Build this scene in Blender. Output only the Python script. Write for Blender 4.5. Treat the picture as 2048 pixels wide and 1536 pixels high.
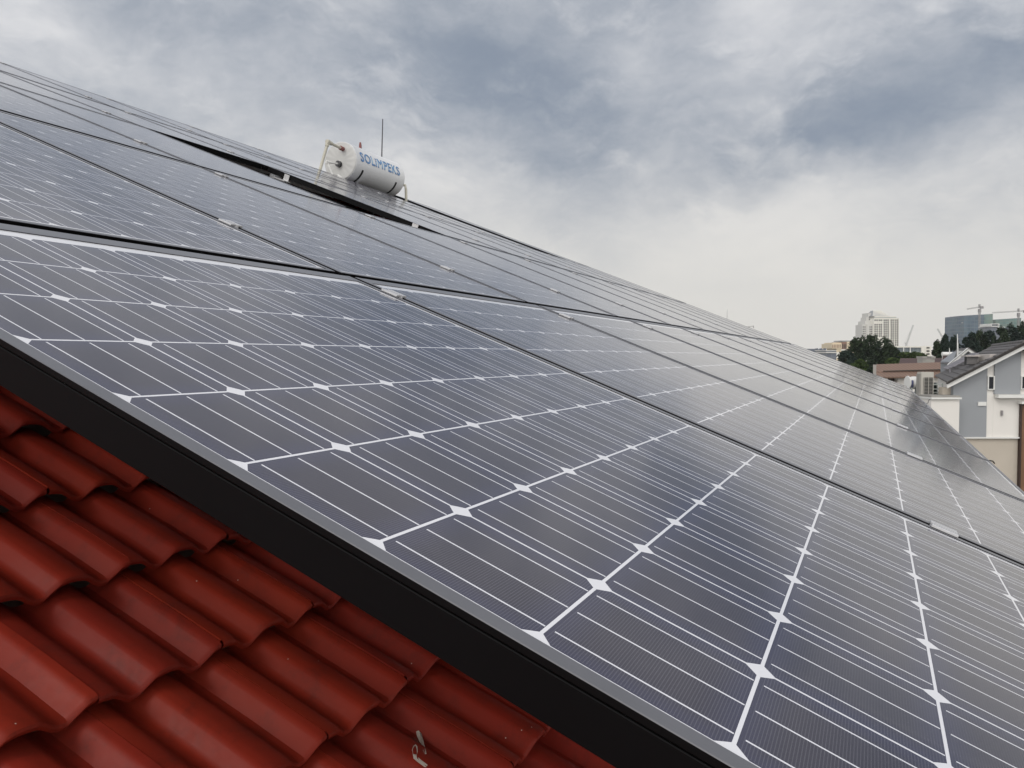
import bpy, bmesh, math, random
import numpy as np
from mathutils import Vector, Matrix

for o in list(bpy.data.objects):
    bpy.data.objects.remove(o)
SC = bpy.context.scene
COL = SC.collection
rad = math.radians

# ------------------------------------------------------------------ frames
U = 0.126                                  # one solar cell, metres
PITCH = rad(21.645)                        # slope of the solar array
cP, sP = math.cos(PITCH), math.sin(PITCH)
A = Vector((0, -cP, -sP))                  # down the array
B = Vector((1, 0, 0))                      # along the eave
N = Vector((0, -sP, cP))                   # out of the array
CAM_R = [[0.8480561554, 0.4093163071, 0.3365425946],
         [0.3815310606, -0.0309014607, -0.9238393526],
         [-0.3677428544, 0.9118691027, -0.1823730587]]
CAM_ABN = (7.8737464, -3.5699067, 1.8099192)
CAM_Z = 8.2
F_PX = 1616.16                             # focal length for a 2048 px wide picture


def lin(v):
    return A * v[0] + B * v[1] + N * v[2]


ORG = Vector((0, 0, CAM_Z)) - Vector((0, 0, (lin(CAM_ABN) * U).z))


def abn(a, b, n=0.0):
    return ORG + lin((a, b, n)) * U


CAM = abn(*CAM_ABN)
c_right, c_down, c_fwd = (lin(r) for r in CAM_R)
cam = bpy.data.cameras.new('camera')
cam.sensor_width = 36.0
cam.lens = F_PX / 2048 * 36.0
cam.clip_start = 0.02
cam.clip_end = 20000
co = bpy.data.objects.new('camera', cam)
COL.objects.link(co)
m = Matrix((c_right, -c_down, -c_fwd)).transposed().to_4x4()
m.translation = CAM
co.matrix_world = m
SC.camera = co

FH = Vector((c_fwd.x, c_fwd.y, 0)).normalized()      # level view direction
RH = Vector((FH.y, -FH.x, 0))                        # level right
YAW = math.atan2(RH.y, RH.x)


def at(x, y, d):
    """photo pixel and level distance -> (right, forward, height) in the town frame"""
    r = c_fwd + c_right * ((x - 1024) / F_PX) + c_down * ((y - 768) / F_PX)
    r = r * (d / r.dot(FH))
    return Vector((r.dot(RH), d, CAM_Z + r.z))


def town(v):
    return Vector((CAM.x, CAM.y, 0)) + RH * v[0] + FH * v[1] + Vector((0, 0, v[2]))


# ------------------------------------------------------------------ render look
SC.view_settings.view_transform = 'Standard'
SC.view_settings.look = 'None'
SC.view_settings.gamma = 1.0
SC.view_settings.exposure = 0.0
SC.render.engine = 'CYCLES'
SC.cycles.use_denoising = True
SC.cycles.max_bounces = 8
SC.cycles.volume_bounces = 2

# ------------------------------------------------------------------ node helper


class NT:
    def __init__(s, tree):
        s.t = tree

    def new(s, kind, **kw):
        n = s.t.nodes.new(kind)
        for k, v in kw.items():
            setattr(n, k, v)
        return n

    def link(s, a, b):
        s.t.links.new(a, b)

    def put(s, sock, v):
        if isinstance(v, bpy.types.NodeSocket):
            s.link(v, sock)
        else:
            sock.default_value = v

    def math(s, op, a, b=None, c=None, clamp=False):
        n = s.new('ShaderNodeMath', operation=op, use_clamp=clamp)
        s.put(n.inputs[0], a)
        if b is not None:
            s.put(n.inputs[1], b)
        if c is not None:
            s.put(n.inputs[2], c)
        return n.outputs[0]

    def vmath(s, op, a, b):
        n = s.new('ShaderNodeVectorMath', operation=op)
        s.put(n.inputs[0], a)
        s.put(n.inputs[1], b)
        return n

    def mix(s, f, a, b):
        n = s.new('ShaderNodeMix', data_type='RGBA')
        s.put(n.inputs[0], f)
        for i, v in ((6, a), (7, b)):
            if not isinstance(v, bpy.types.NodeSocket) and len(v) == 3:
                v = (*v, 1)
            s.put(n.inputs[i], v)
        return n.outputs[2]

    def noise(s, vec, scale, detail=4, rough=0.55):
        n = s.new('ShaderNodeTexNoise')
        n.inputs['Scale'].default_value = scale
        n.inputs['Detail'].default_value = detail
        n.inputs['Roughness'].default_value = rough
        if vec is not None:
            s.link(vec, n.inputs['Vector'])
        return n

    def smooth(s, v, lo, hi):
        n = s.new('ShaderNodeMapRange', interpolation_type='SMOOTHSTEP')
        s.put(n.inputs[0], v)
        n.inputs[1].default_value = lo
        n.inputs[2].default_value = hi
        n.inputs[3].default_value = 0
        n.inputs[4].default_value = 1
        return n.outputs[0]


# ------------------------------------------------------------------ world: overcast sky
SUN_EL, SUN_AZ_T = rad(44), rad(-140)        # sun, angle to the right of the view direction
sun_dir = (FH * math.cos(SUN_AZ_T) + RH * math.sin(SUN_AZ_T)) * math.cos(SUN_EL) + Vector((0, 0, math.sin(SUN_EL)))
W = bpy.data.worlds.new('World')
SC.world = W
W.use_nodes = True
W.node_tree.nodes.clear()
w = NT(W.node_tree)
wo = w.new('ShaderNodeOutputWorld')
bg = w.new('ShaderNodeBackground')
w.link(bg.outputs[0], wo.inputs[0])
sky = w.new('ShaderNodeTexSky', sky_type='NISHITA')
sky.sun_disc = False
sky.sun_elevation = SUN_EL
sky.sun_rotation = math.atan2(sun_dir.x, sun_dir.y)
geo = w.new('ShaderNodeTexCoord')
dirv = geo.outputs['Generated']


def wdot(v):
    n = w.vmath('DOT_PRODUCT', dirv, tuple(v))
    return n.outputs['Value']


az = w.math('ARCTAN2', wdot(RH), wdot(FH))
el = w.math('ARCSINE', wdot((0, 0, 1)))
comb = w.new('ShaderNodeCombineXYZ')
w.link(az, comb.inputs[0])
w.link(el, comb.inputs[1])
# clouds: drifting noise bends the outline of each bank
warp_n = w.noise(dirv, 3.2, 5, 0.6)
wv = w.vmath('SUBTRACT', warp_n.outputs['Color'], (0.5, 0.5, 0.5)).outputs[0]
ws = w.new('ShaderNodeVectorMath', operation='SCALE')
w.link(wv, ws.inputs[0])
ws.inputs['Scale'].default_value = 0.11
warped = w.vmath('ADD', comb.outputs[0], ws.outputs[0]).outputs[0]


def bank(px, py, rx, ry, rot, strength):
    mp = w.new('ShaderNodeMapping', vector_type='TEXTURE')
    mp.inputs['Location'].default_value = ((px - 1024) / F_PX, (713 - py) / F_PX, 0)
    mp.inputs['Rotation'].default_value = (0, 0, rad(rot))
    mp.inputs['Scale'].default_value = (rx / F_PX, ry / F_PX, 1)
    w.link(warped, mp.inputs['Vector'])
    gr = w.new('ShaderNodeTexGradient', gradient_type='QUADRATIC_SPHERE')
    w.link(mp.outputs[0], gr.inputs[0])
    return w.math('MULTIPLY', w.math('POWER', gr.outputs['Fac'], 0.6), strength)


def total(items):
    s = None
    for it in items:
        v = bank(*it)
        s = v if s is None else w.math('ADD', s, v)
    return s


DARK = [(320, 60, 380, 150, -8, 0.95), (960, 130, 640, 240, -6, 1.15), (1330, 50, 330, 150, 0, 0.4), (1100, 250, 430, 150, -8, 0.65),
        (560, 240, 400, 110, -14, 0.45), (1150, 345, 330, 80, 0, 0.35), (1620, 320, 860, 150, 10, 0.9),
        (1900, 200, 520, 200, 12, 0.42), (1190, 520, 220, 70, -20, 0.3), (420, 330, 220, 70, -20, 0.25),
        (-200, 120, 420, 160, 0, 0.6), (2400, 200, 500, 250, 0, 0.7), (700, -240, 900, 200, 0, 0.4)]
LIGHT = [(1270, 150, 130, 110, 0, 0.55), (1490, 85, 150, 90, 20, 0.55), (1330, 340, 300, 90, 10, 0.4),
         (690, 60, 170, 150, 40, 0.35), (1560, 430, 460, 130, 8, 0.5), (190, 150, 260, 70, -20, 0.4),
         (610, 20, 160, 120, 30, 0.3), (1900, 20, 200, 80, 10, 0.3)]
stretch = w.new('ShaderNodeMapping')
stretch.inputs['Rotation'].default_value = (0, 0, rad(10))
stretch.inputs['Scale'].default_value = (1.0, 1.9, 1.0)
w.link(warped, stretch.inputs['Vector'])
fb = w.noise(stretch.outputs[0], 4.2, 9, 0.66)
fb2 = w.noise(dirv, 1.7, 5, 0.55)
nz = w.math('MULTIPLY', w.math('SUBTRACT', fb.outputs['Fac'], 0.5), 2.0)
fb3 = w.noise(stretch.outputs[0], 15.0, 8, 0.62)
nz = w.math('ADD', nz, w.math('MULTIPLY', w.math('SUBTRACT', fb3.outputs['Fac'], 0.5), 0.8))
fb4 = w.noise(stretch.outputs[0], 6.3, 10, 0.6)
nz = w.math('SUBTRACT', nz, w.math('MULTIPLY', w.smooth(fb4.outputs['Fac'], 0.50, 0.70), 0.55))
nz2 = w.math('MULTIPLY', w.math('SUBTRACT', fb2.outputs['Fac'], 0.5), 0.6)
dsum = w.math('SUBTRACT', total(DARK), total(LIGHT))
away = w.smooth(el, 0.0, 0.26)
dsum = w.math('ADD', dsum, w.math('MULTIPLY', w.math('ADD', nz, nz2), away))
fac = w.smooth(w.math('ADD', dsum, w.math('MULTIPLY', away, 0.52)), -0.25, 1.95)
low = w.smooth(el, 0.04, 0.36)
lightc = w.mix(low, (0.80, 0.775, 0.73), (0.74, 0.745, 0.765))
high = w.smooth(el, 0.50, 1.1)
behind = w.smooth(w.math('MULTIPLY', wdot(FH), -1.0), -0.05, 0.75)
lightc = w.mix(high, lightc, (0.36, 0.385, 0.48))
cloud = w.mix(fac, lightc, (0.255, 0.302, 0.378))
cloud = w.mix(behind, cloud, (1.75, 1.71, 1.65))
skyc = w.new('ShaderNodeVectorMath', operation='SCALE')
w.link(sky.outputs[0], skyc.inputs[0])
skyc.inputs['Scale'].default_value = 0.07
w.link(w.mix(0.95, skyc.outputs[0], cloud), bg.inputs[0])
bg.inputs[1].default_value = 1.0

sun = bpy.data.lights.new('sun', 'SUN')
sun.energy = 0.75
sun.angle = rad(25)
sun.color = (1.0, 0.95, 0.88)
so = bpy.data.objects.new('sun', sun)
COL.objects.link(so)
so.rotation_euler = (-sun_dir).to_track_quat('-Z', 'Y').to_euler()
so.location = (0, 0, 60)

# ------------------------------------------------------------------ materials


def mat(name, col, rough=0.6, var=0.12, scale=3.0, metal=0.0, spec=0.5, bump=0.0, bscale=20.0):
    mt = bpy.data.materials.new(name)
    mt.use_nodes = True
    t = NT(mt.node_tree)
    p = mt.node_tree.nodes['Principled BSDF']
    tc = t.new('ShaderNodeTexCoord').outputs['Object']
    n = t.noise(tc, scale, 5, 0.6)
    lo = tuple(c * (1 - var) for c in col)
    hi = tuple(min(1, c * (1 + var)) for c in col)
    t.link(t.mix(n.outputs['Fac'], lo, hi), p.inputs['Base Color'])
    p.inputs['Roughness'].default_value = rough
    p.inputs['Metallic'].default_value = metal
    p.inputs['Specular IOR Level'].default_value = spec
    if bump:
        b = t.new('ShaderNodeBump')
        b.inputs['Strength'].default_value = bump
        b.inputs['Distance'].default_value = 0.01
        t.link(t.noise(tc, bscale, 4).outputs['Fac'], b.inputs['Height'])
        t.link(b.outputs[0], p.inputs['Normal'])
    return mt


def cell_material():
    mt = bpy.data.materials.new('solar_glass')
    mt.use_nodes = True
    t = NT(mt.node_tree)
    p = mt.node_tree.nodes['Principled BSDF']
    sep = t.new('ShaderNodeSeparateXYZ')
    tc = t.new('ShaderNodeTexCoord').outputs['Object']
    t.link(tc, sep.inputs[0])
    b = t.math('SUBTRACT', t.math('DIVIDE', sep.outputs[0], U), 0.14)         # 0..8 across
    a = t.math('SUBTRACT', 12.17, t.math('DIVIDE', sep.outputs[1], U))        # 0..12 down
    fbm = t.math('FRACT', b)
    fam = t.math('FRACT', a)
    du = t.math('MINIMUM', fbm, t.math('SUBTRACT', 1.0, fbm))
    dv = t.math('MINIMUM', fam, t.math('SUBTRACT', 1.0, fam))

    def less(v, x):
        return t.math('LESS_THAN', v, x)
    gap = t.math('MAXIMUM', less(du, 0.0095), less(dv, 0.0108))
    gap = t.math('MAXIMUM', gap, less(t.math('ADD', du, dv), 0.092))
    outb = t.math('GREATER_THAN', t.math('ABSOLUTE', t.math('SUBTRACT', b, 4.0)), 4.0)
    outa = t.math('GREATER_THAN', t.math('ABSOLUTE', t.math('SUBTRACT', a, 6.0)), 6.0)
    white = t.math('MAXIMUM', gap, t.math('MAXIMUM', outb, outa))
    # three bus bars per cell
    f3 = t.math('FRACT', t.math('MULTIPLY', fbm, 3.0))
    bar = less(t.math('ABSOLUTE', t.math('SUBTRACT', f3, 0.5)), 0.0205)
    bar = t.math('MULTIPLY', bar, t.math('MULTIPLY', t.math('GREATER_THAN', fam, 0.042), less(fam, 0.985)))
    # fine silver fingers
    fing = t.math('SINE', t.math('MULTIPLY', a, 2 * math.pi / 0.0167))
    fing = t.smooth(fing, 0.25, 0.95)
    inner = t.math('GREATER_THAN', t.math('MINIMUM', du, dv), 0.022)
    fing = t.math('MULTIPLY', fing, inner)
    # each cell a little different
    cid = t.new('ShaderNodeCombineXYZ')
    t.link(t.math('FLOOR', b), cid.inputs[0])
    t.link(t.math('FLOOR', a), cid.inputs[1])
    wn = t.new('ShaderNodeTexWhiteNoise', noise_dimensions='4D')
    t.link(cid.outputs[0], wn.inputs['Vector'])
    oi = t.new('ShaderNodeObjectInfo')
    t.link(oi.outputs['Random'], wn.inputs['W'])
    edge = t.smooth(t.math('MINIMUM', du, dv), 0.0, 0.25)
    base = t.mix(wn.outputs['Value'], (0.0120, 0.0085, 0.026), (0.0155, 0.0100, 0.026))
    base = t.mix(edge, (0.0165, 0.0150, 0.050), base)
    base = t.mix(t.math('MULTIPLY', fing, 0.105), base, (0.42, 0.42, 0.46))
    base = t.mix(bar, base, (0.80, 0.80, 0.84))
    base = t.mix(white, base, (0.80, 0.80, 0.83))
    # thin dust film
    dn = t.noise(tc, 2.3, 6, 0.65)
    dust = t.math('MULTIPLY', t.smooth(dn.outputs['Fac'], 0.45, 0.8), 0.035)
    base = t.mix(dust, base, (0.5, 0.46, 0.42))
    sm = t.new('ShaderNodeMapping')
    sm.inputs['Scale'].default_value = (26.0, 1.6, 1.0)
    t.link(tc, sm.inputs['Vector'])
    vj = t.vmath('ADD', sm.outputs[0], (0, 0, 0))
    seed = t.new('ShaderNodeCombineXYZ')
    t.link(t.math('MULTIPLY', oi.outputs['Random'], 60.0), seed.inputs[0])
    t.link(seed.outputs[0], vj.inputs[1])
    st = t.noise(vj.outputs[0], 1.0, 4, 0.6)
    streak = t.math('MULTIPLY', t.smooth(st.outputs['Fac'], 0.56, 0.78), 0.035)
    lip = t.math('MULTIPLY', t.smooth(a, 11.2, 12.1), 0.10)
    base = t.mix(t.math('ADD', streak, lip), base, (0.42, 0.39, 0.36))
    t.link(base, p.inputs['Base Color'])
    rn = t.noise(tc, 6.0, 3)
    t.link(t.math('ADD', 0.080, t.math('MULTIPLY', rn.outputs['Fac'], 0.05)), p.inputs['Roughness'])
    p.inputs['IOR'].default_value = 1.6
    p.inputs['Specular IOR Level'].default_value = 0.5
    return mt


def tile_material():
    mt = bpy.data.materials.new('red_glazed_tile')
    mt.use_nodes = True
    t = NT(mt.node_tree)
    p = mt.node_tree.nodes['Principled BSDF']
    tc = t.new('ShaderNodeTexCoord').outputs['Object']
    n1 = t.noise(tc, 2.2, 5, 0.6)
    n2 = t.noise(tc, 55.0, 3, 0.6)
    c = t.mix(n1.outputs['Fac'], (0.21, 0.018, 0.011), (0.335, 0.038, 0.016))
    at_ = t.new('ShaderNodeAttribute', attribute_name='tile_tone')
    c = t.mix(t.math('MULTIPLY', at_.outputs['Fac'], 0.55), c, (0.18, 0.018, 0.015))
    grime = t.smooth(t.noise(tc, 9.0, 8, 0.74).outputs['Fac'], 0.47, 0.75)
    c = t.mix(t.math('MULTIPLY', grime, 0.5), c, (0.07, 0.018, 0.014))
    speck = t.new('ShaderNodeTexVoronoi', feature='DISTANCE_TO_EDGE')
    vs = t.new('ShaderNodeTexVoronoi')
    vs.inputs['Scale'].default_value = 38.0
    t.link(tc, vs.inputs['Vector'])
    dot = t.math('LESS_THAN', vs.outputs['Distance'], 0.06)
    sepc = t.new('ShaderNodeSeparateColor')
    t.link(vs.outputs['Color'], sepc.inputs[0])
    dot = t.math('MULTIPLY', dot, t.math('GREATER_THAN', sepc.outputs[0], 0.93))
    c = t.mix(dot, c, (0.6, 0.5, 0.45))
    mt.node_tree.nodes.remove(speck)
    t.link(c, p.inputs['Base Color'])
    p.inputs['Specular IOR Level'].default_value = 0.17
    t.link(t.math('ADD', 0.33, t.math('MULTIPLY', n2.outputs['Fac'], 0.22)), p.inputs['Roughness'])
    bmp = t.new('ShaderNodeBump')
    bmp.inputs['Strength'].default_value = 0.12
    bmp.inputs['Distance'].default_value = 0.002
    t.link(n2.outputs['Fac'], bmp.inputs['Height'])
    t.link(bmp.outputs[0], p.inputs['Normal'])
    return mt


def leaf_material(name, dark, light):
    mt = bpy.data.materials.new(name)
    mt.use_nodes = True
    t = NT(mt.node_tree)
    p = mt.node_tree.nodes['Principled BSDF']
    at_ = t.new('ShaderNodeAttribute', attribute_name='leaf_tone')
    t.link(t.mix(at_.outputs['Fac'], dark, light), p.inputs['Base Color'])
    p.inputs['Roughness'].default_value = 0.75
    p.inputs['Specular IOR Level'].default_value = 0.25
    return mt


def curtain_material(name, glass, frame, du, dz, tone):
    """curtain wall: glass bays between mullions, some bays paler"""
    mt = bpy.data.materials.new(name)
    mt.use_nodes = True
    t = NT(mt.node_tree)
    p = mt.node_tree.nodes['Principled BSDF']
    sep = t.new('ShaderNodeSeparateXYZ')
    tc = t.new('ShaderNodeTexCoord').outputs['Object']
    t.link(tc, sep.inputs[0])
    fx = t.math('DIVIDE', t.math('ADD', sep.outputs[0], sep.outputs[1]), du)
    fz = t.math('DIVIDE', sep.outputs[2], dz)
    line = t.math('MAXIMUM', t.math('LESS_THAN', t.math('FRACT', fx), 0.12),
                  t.math('LESS_THAN', t.math('FRACT', fz), 0.22))
    cid = t.new('ShaderNodeCombineXYZ')
    t.link(t.math('FLOOR', fx), cid.inputs[0])
    t.link(t.math('FLOOR', fz), cid.inputs[2])
    wn = t.new('ShaderNodeTexWhiteNoise')
    t.link(cid.outputs[0], wn.inputs['Vector'])
    big = t.noise(tc, 0.045, 3, 0.6)
    g = t.mix(t.smooth(big.outputs['Fac'], 0.42, 0.62), glass, tone)
    g = t.mix(t.math('MULTIPLY', wn.outputs['Value'], 0.35), g, tuple(c * 1.9 for c in glass))
    t.link(t.mix(line, g, frame), p.inputs['Base Color'])
    p.inputs['Roughness'].default_value = 0.25
    return mt


def striped_material(name, c1, c2, pitch, axis=0, duty=0.25, rough=0.7):
    """roof sheets and tile courses: dark lines every `pitch` metres along one local axis"""
    mt = bpy.data.materials.new(name)
    mt.use_nodes = True
    t = NT(mt.node_tree)
    p = mt.node_tree.nodes['Principled BSDF']
    sep = t.new('ShaderNodeSeparateXYZ')
    tc = t.new('ShaderNodeTexCoord').outputs['Object']
    t.link(tc, sep.inputs[0])
    f = t.math('FRACT', t.math('DIVIDE', sep.outputs[axis], pitch))
    line = t.math('LESS_THAN', f, duty)
    n = t.noise(tc, 0.9, 5, 0.65)
    base = t.mix(n.outputs['Fac'], tuple(c * 0.8 for c in c1), tuple(c * 1.2 for c in c1))
    t.link(t.mix(line, base, c2), p.inputs['Base Color'])
    p.inputs['Roughness'].default_value = rough
    return mt


M = {
    'glass': cell_material(),
    'tile': tile_material(),
    'frame': mat('black_anodised', (0.0025, 0.0025, 0.003), 0.5, 0.3, 9, spec=0.14),
    'frame_top': mat('sky_sheen_anodised', (0.10, 0.10, 0.112), 0.3, 0.25, 14, spec=0.9),  # sky reflection on the frame's top faces, painted as a lighter colour
    'alu': mat('brushed_aluminium', (0.60, 0.60, 0.61), 0.38, 0.08, 30, 0.5),
    'alu_mill': mat('mill_aluminium', (0.50, 0.51, 0.53), 0.4, 0.1, 12, 0.8),
    'bolt': mat('dark_bolt', (0.08, 0.08, 0.085), 0.4, 0.2, 40, 0.8),
    'tank': mat('white_enamel', (0.74, 0.75, 0.76), 0.36, 0.05, 2.5),
    'cap': mat('dull_white_cap', (0.55, 0.55, 0.54), 0.5, 0.14, 5),
    'strap': mat('black_strap', (0.012, 0.012, 0.014), 0.6),
    'pipe': mat('cream_pipe', (0.52, 0.50, 0.42), 0.55, 0.15, 14),
    'pipe_white': mat('white_pipe', (0.72, 0.72, 0.70), 0.5, 0.08, 14),
    'red': mat('red_plastic', (0.20, 0.065, 0.06), 0.55),
    'blue': mat('blue_print', (0.03, 0.13, 0.40), 0.5, 0.1),
    'lblue': mat('pale_blue_print', (0.24, 0.48, 0.74), 0.5, 0.06),
    'rod': mat('grey_rod', (0.09, 0.09, 0.10), 0.45, 0.1, 8, 0.5),
    'dropping': mat('dried_white_splash', (0.55, 0.50, 0.44), 0.85, 0.3, 60),
    'shield': mat('bounce_shield_grey', (0.06, 0.06, 0.062), 0.6, 0.15, 3),
    'cable': mat('black_cable', (0.02, 0.02, 0.02), 0.6),
    'wall_white': mat('white_plaster', (0.74, 0.715, 0.68), 0.85, 0.06, 0.7, bump=0.05),
    'wall_grey': mat('grey_plaster', (0.29, 0.305, 0.325), 0.85, 0.07, 0.6, bump=0.05),
    'wall_beige': mat('beige_plaster', (0.49, 0.44, 0.375), 0.9, 0.09, 0.8, bump=0.05),
    'wall_dark': mat('plain_house_wall', (0.5, 0.47, 0.43), 0.9),
    'trim': mat('white_trim', (0.72, 0.72, 0.70), 0.6, 0.05, 2),
    'soffit': mat('dark_verge', (0.03, 0.026, 0.024), 0.7),
    'roof_grey': striped_material('grey_roof_tile', (0.115, 0.108, 0.105), (0.045, 0.042, 0.042), 0.52, 0, 0.16),
    'roof_pink': striped_material('faded_pink_roof_tile', (0.225, 0.145, 0.105), (0.155, 0.098, 0.075), 0.42, 0, 0.3),
    'roof_brown': striped_material('brown_roof_tile', (0.085, 0.052, 0.048), (0.05, 0.03, 0.03), 0.4, 0, 0.3),
    'pane': mat('dark_window', (0.018, 0.02, 0.026), 0.12, 0.3, 1.5),
    'wood': mat('varnished_wood', (0.17, 0.088, 0.043), 0.5, 0.3, 2),
    'wood_dark': mat('dark_wood', (0.035, 0.017, 0.012), 0.5, 0.3, 2),
    'ac': mat('cream_metal', (0.47, 0.45, 0.41), 0.55, 0.06, 2),
    'ac_dark': mat('dark_coil', (0.035, 0.035, 0.034), 0.7, 0.3, 30),
    'louvre': mat('grey_metal', (0.26, 0.25, 0.25), 0.55, 0.1, 4),
    'pale_wall': mat('pale_pink_plaster', (0.53, 0.49, 0.46), 0.85, 0.05, 1),
    'rack': mat('green_grey_paint', (0.36, 0.39, 0.37), 0.6, 0.12, 4),
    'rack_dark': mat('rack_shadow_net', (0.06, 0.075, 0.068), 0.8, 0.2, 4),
    'drum_blue': mat('blue_ink', (0.10, 0.11, 0.22), 0.6),
    'concrete': mat('weathered_concrete', (0.30, 0.29, 0.27), 0.9, 0.2, 1.2),
    'mesh_wire': mat('galvanised_wire', (0.30, 0.29, 0.32), 0.5, 0.1, 6),
    'tower': mat('cream_stone', (0.75, 0.73, 0.665), 0.85, 0.05, 0.02),
    'tower_side': mat('pale_grey_stone', (0.60, 0.59, 0.56), 0.85, 0.05, 0.02),
    'tower_pane': mat('far_window', (0.022, 0.02, 0.018), 0.4, spec=0.2),
    'tower_roof': mat('lead_roof', (0.30, 0.31, 0.32), 0.5, 0.2, 0.08),
    'ochre': mat('ochre_stone', (0.66, 0.56, 0.40), 0.85, 0.08, 0.04),
    'redbrown': mat('red_brown_stone', (0.25, 0.14, 0.10), 0.85, 0.08, 0.04),
    'slate': curtain_material('slate_glass', (0.085, 0.10, 0.13), (0.15, 0.165, 0.19), 6.0, 3.6, (0.11, 0.12, 0.14)),
    'bluegrey': mat('blue_grey_cladding', (0.075, 0.095, 0.135), 0.5, 0.2, 0.03),
    'band_glass': curtain_material('band_glass', (0.10, 0.125, 0.14), (0.20, 0.23, 0.24), 2.2, 3.4, (0.14, 0.17, 0.185)),
    'teal': curtain_material('teal_curtain_wall', (0.045, 0.075, 0.115), (0.10, 0.14, 0.175), 4.2, 4.0, (0.08, 0.13, 0.155)),
    'green': curtain_material('green_curtain_wall', (0.075, 0.15, 0.145), (0.15, 0.20, 0.18), 4.2, 4.0, (0.15, 0.20, 0.165)),
    'crane': mat('grey_crane_steel', (0.26, 0.25, 0.25), 0.6),
    'crane_pale': mat('hazed_crane_steel', (0.55, 0.55, 0.54), 0.6),  # haze fading painted into the colour of the far cranes and mast
    'bark': mat('bark', (0.07, 0.05, 0.035), 0.9),
    'leaf_dark': leaf_material('dark_leaves', (0.008, 0.018, 0.012), (0.038, 0.060, 0.026)),
    'leaf_teal': leaf_material('bluish_leaves', (0.008, 0.018, 0.017), (0.030, 0.050, 0.036)),
    'leaf_mid': leaf_material('green_leaves', (0.018, 0.035, 0.010), (0.075, 0.115, 0.030)),
    'ground': mat('ground', (0.17, 0.165, 0.15), 0.95, 0.3, 0.02),
}

# ------------------------------------------------------------------ object helpers


def tag(o, label=None, cat=None, group=None, kind=None):
    if label:
        o['label'] = label
    if cat:
        o['category'] = cat
    if group:
        o['group'] = group
    if kind:
        o['kind'] = kind
    return o


class MB:
    """collects vertices and faces for one mesh"""

    def __init__(s, off=(0, 0, 0)):
        s.v, s.f, s.o = [], [], Vector(off)

    def add(s, vs, fs):
        k = len(s.v)
        s.v += [tuple(Vector(p) - s.o) for p in vs]
        s.f += [tuple(i + k for i in f) for f in fs]

    def box(s, x0, x1, y0, y1, z0, z1):
        s.add([(x, y, z) for z in (z0, z1) for y in (y0, y1) for x in (x0, x1)],
              [(0, 2, 3, 1), (4, 5, 7, 6), (0, 1, 5, 4), (2, 6, 7, 3), (0, 4, 6, 2), (1, 3, 7, 5)])

    def prism(s, poly, d):
        """closed polygon (list of points) pushed along vector d"""
        n = len(poly)
        d = Vector(d)
        s.add(list(poly) + [Vector(p) + d for p in poly],
              [tuple(range(n)), tuple(range(2 * n - 1, n - 1, -1))] +
              [((i + 1) % n, i, n + i, n + (i + 1) % n) for i in range(n)])

    def bar(s, p, q, wd, hd=None):
        p, q = Vector(p), Vector(q)
        d = (q - p).normalized()
        up = Vector((0, 0, 1)) if abs(d.z) < 0.95 else Vector((1, 0, 0))
        sd = d.cross(up).normalized() * wd / 2
        uu = sd.cross(d).normalized() * (hd or wd) / 2
        s.prism([p - sd - uu, p + sd - uu, p + sd + uu, p - sd + uu], q - p)

    def tube(s, pts, r, seg=10, caps=True):
        pts = [Vector(p) for p in pts]
        rr = r if isinstance(r, (list, tuple)) else [r] * len(pts)
        k = len(s.v)
        vs, fs = [], []
        ref = None
        for i, p in enumerate(pts):
            d = (pts[min(i + 1, len(pts) - 1)] - pts[max(i - 1, 0)]).normalized()
            if ref is None:
                ref = d.orthogonal().normalized()
            ref = (ref - d * ref.dot(d)).normalized()
            o2 = d.cross(ref)
            for j in range(seg):
                t = 2 * math.pi * j / seg
                vs.append(p + (ref * math.cos(t) + o2 * math.sin(t)) * rr[i])
        for i in range(len(pts) - 1):
            for j in range(seg):
                a, b = i * seg + j, i * seg + (j + 1) % seg
                fs.append((a, b, b + seg, a + seg))
        if caps:
            fs.append(tuple(range(seg - 1, -1, -1)))
            fs.append(tuple(range((len(pts) - 1) * seg, len(pts) * seg)))
        s.add(vs, fs)

    def build(s, name, material, parent=None, smooth=False, bevel=0.0):
        me = bpy.data.meshes.new(name)
        me.from_pydata(s.v, [], s.f)
        bm = bmesh.new()
        bm.from_mesh(me)
        bmesh.ops.recalc_face_normals(bm, faces=bm.faces)
        if bevel:
            bmesh.ops.bevel(bm, geom=bm.edges[:], offset=bevel, segments=1, affect='EDGES')
        bm.to_mesh(me)
        bm.free()
        me.materials.append(material)
        if smooth:
            for p in me.polygons:
                p.use_smooth = True
        o = bpy.data.objects.new(name, me)
        COL.objects.link(o)
        if parent:
            o.parent = parent
        return o


def empty(name, loc, rot=None):
    o = bpy.data.objects.new(name, None)
    o.empty_display_size = 0.3
    COL.objects.link(o)
    o.location = loc
    if rot is not None:
        o.rotation_euler = rot
    return o


def copy_tree(o, parent=None):
    c = o.copy()
    COL.objects.link(c)
    if parent:
        c.parent = parent
    for ch in [x for x in bpy.data.objects if x.parent == o]:
        copy_tree(ch, c)
    return c


def shade_auto(o, ang=35):
    o.data.polygons.foreach_set('use_smooth', [True] * len(o.data.polygons))
    o.data.set_sharp_from_angle(angle=rad(ang))


# ------------------------------------------------------------------ the house under the array
ROOF_D = 0.11421                           # the tiles are steeper than the array by this angle
RA0, RB0, RN0 = -4.98875, 7.21771, -6.11412
TW, TG = 2.50383, 2.55                     # tile cover width and gauge, in cells
dT = (math.cos(ROOF_D), 0, -math.sin(ROOF_D))
nT = (math.sin(ROOF_D), 0, math.cos(ROOF_D))
C_TOP, C_BOT = -18, 8                      # courses
T_L, T_R = -9, 36                          # tile columns


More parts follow.
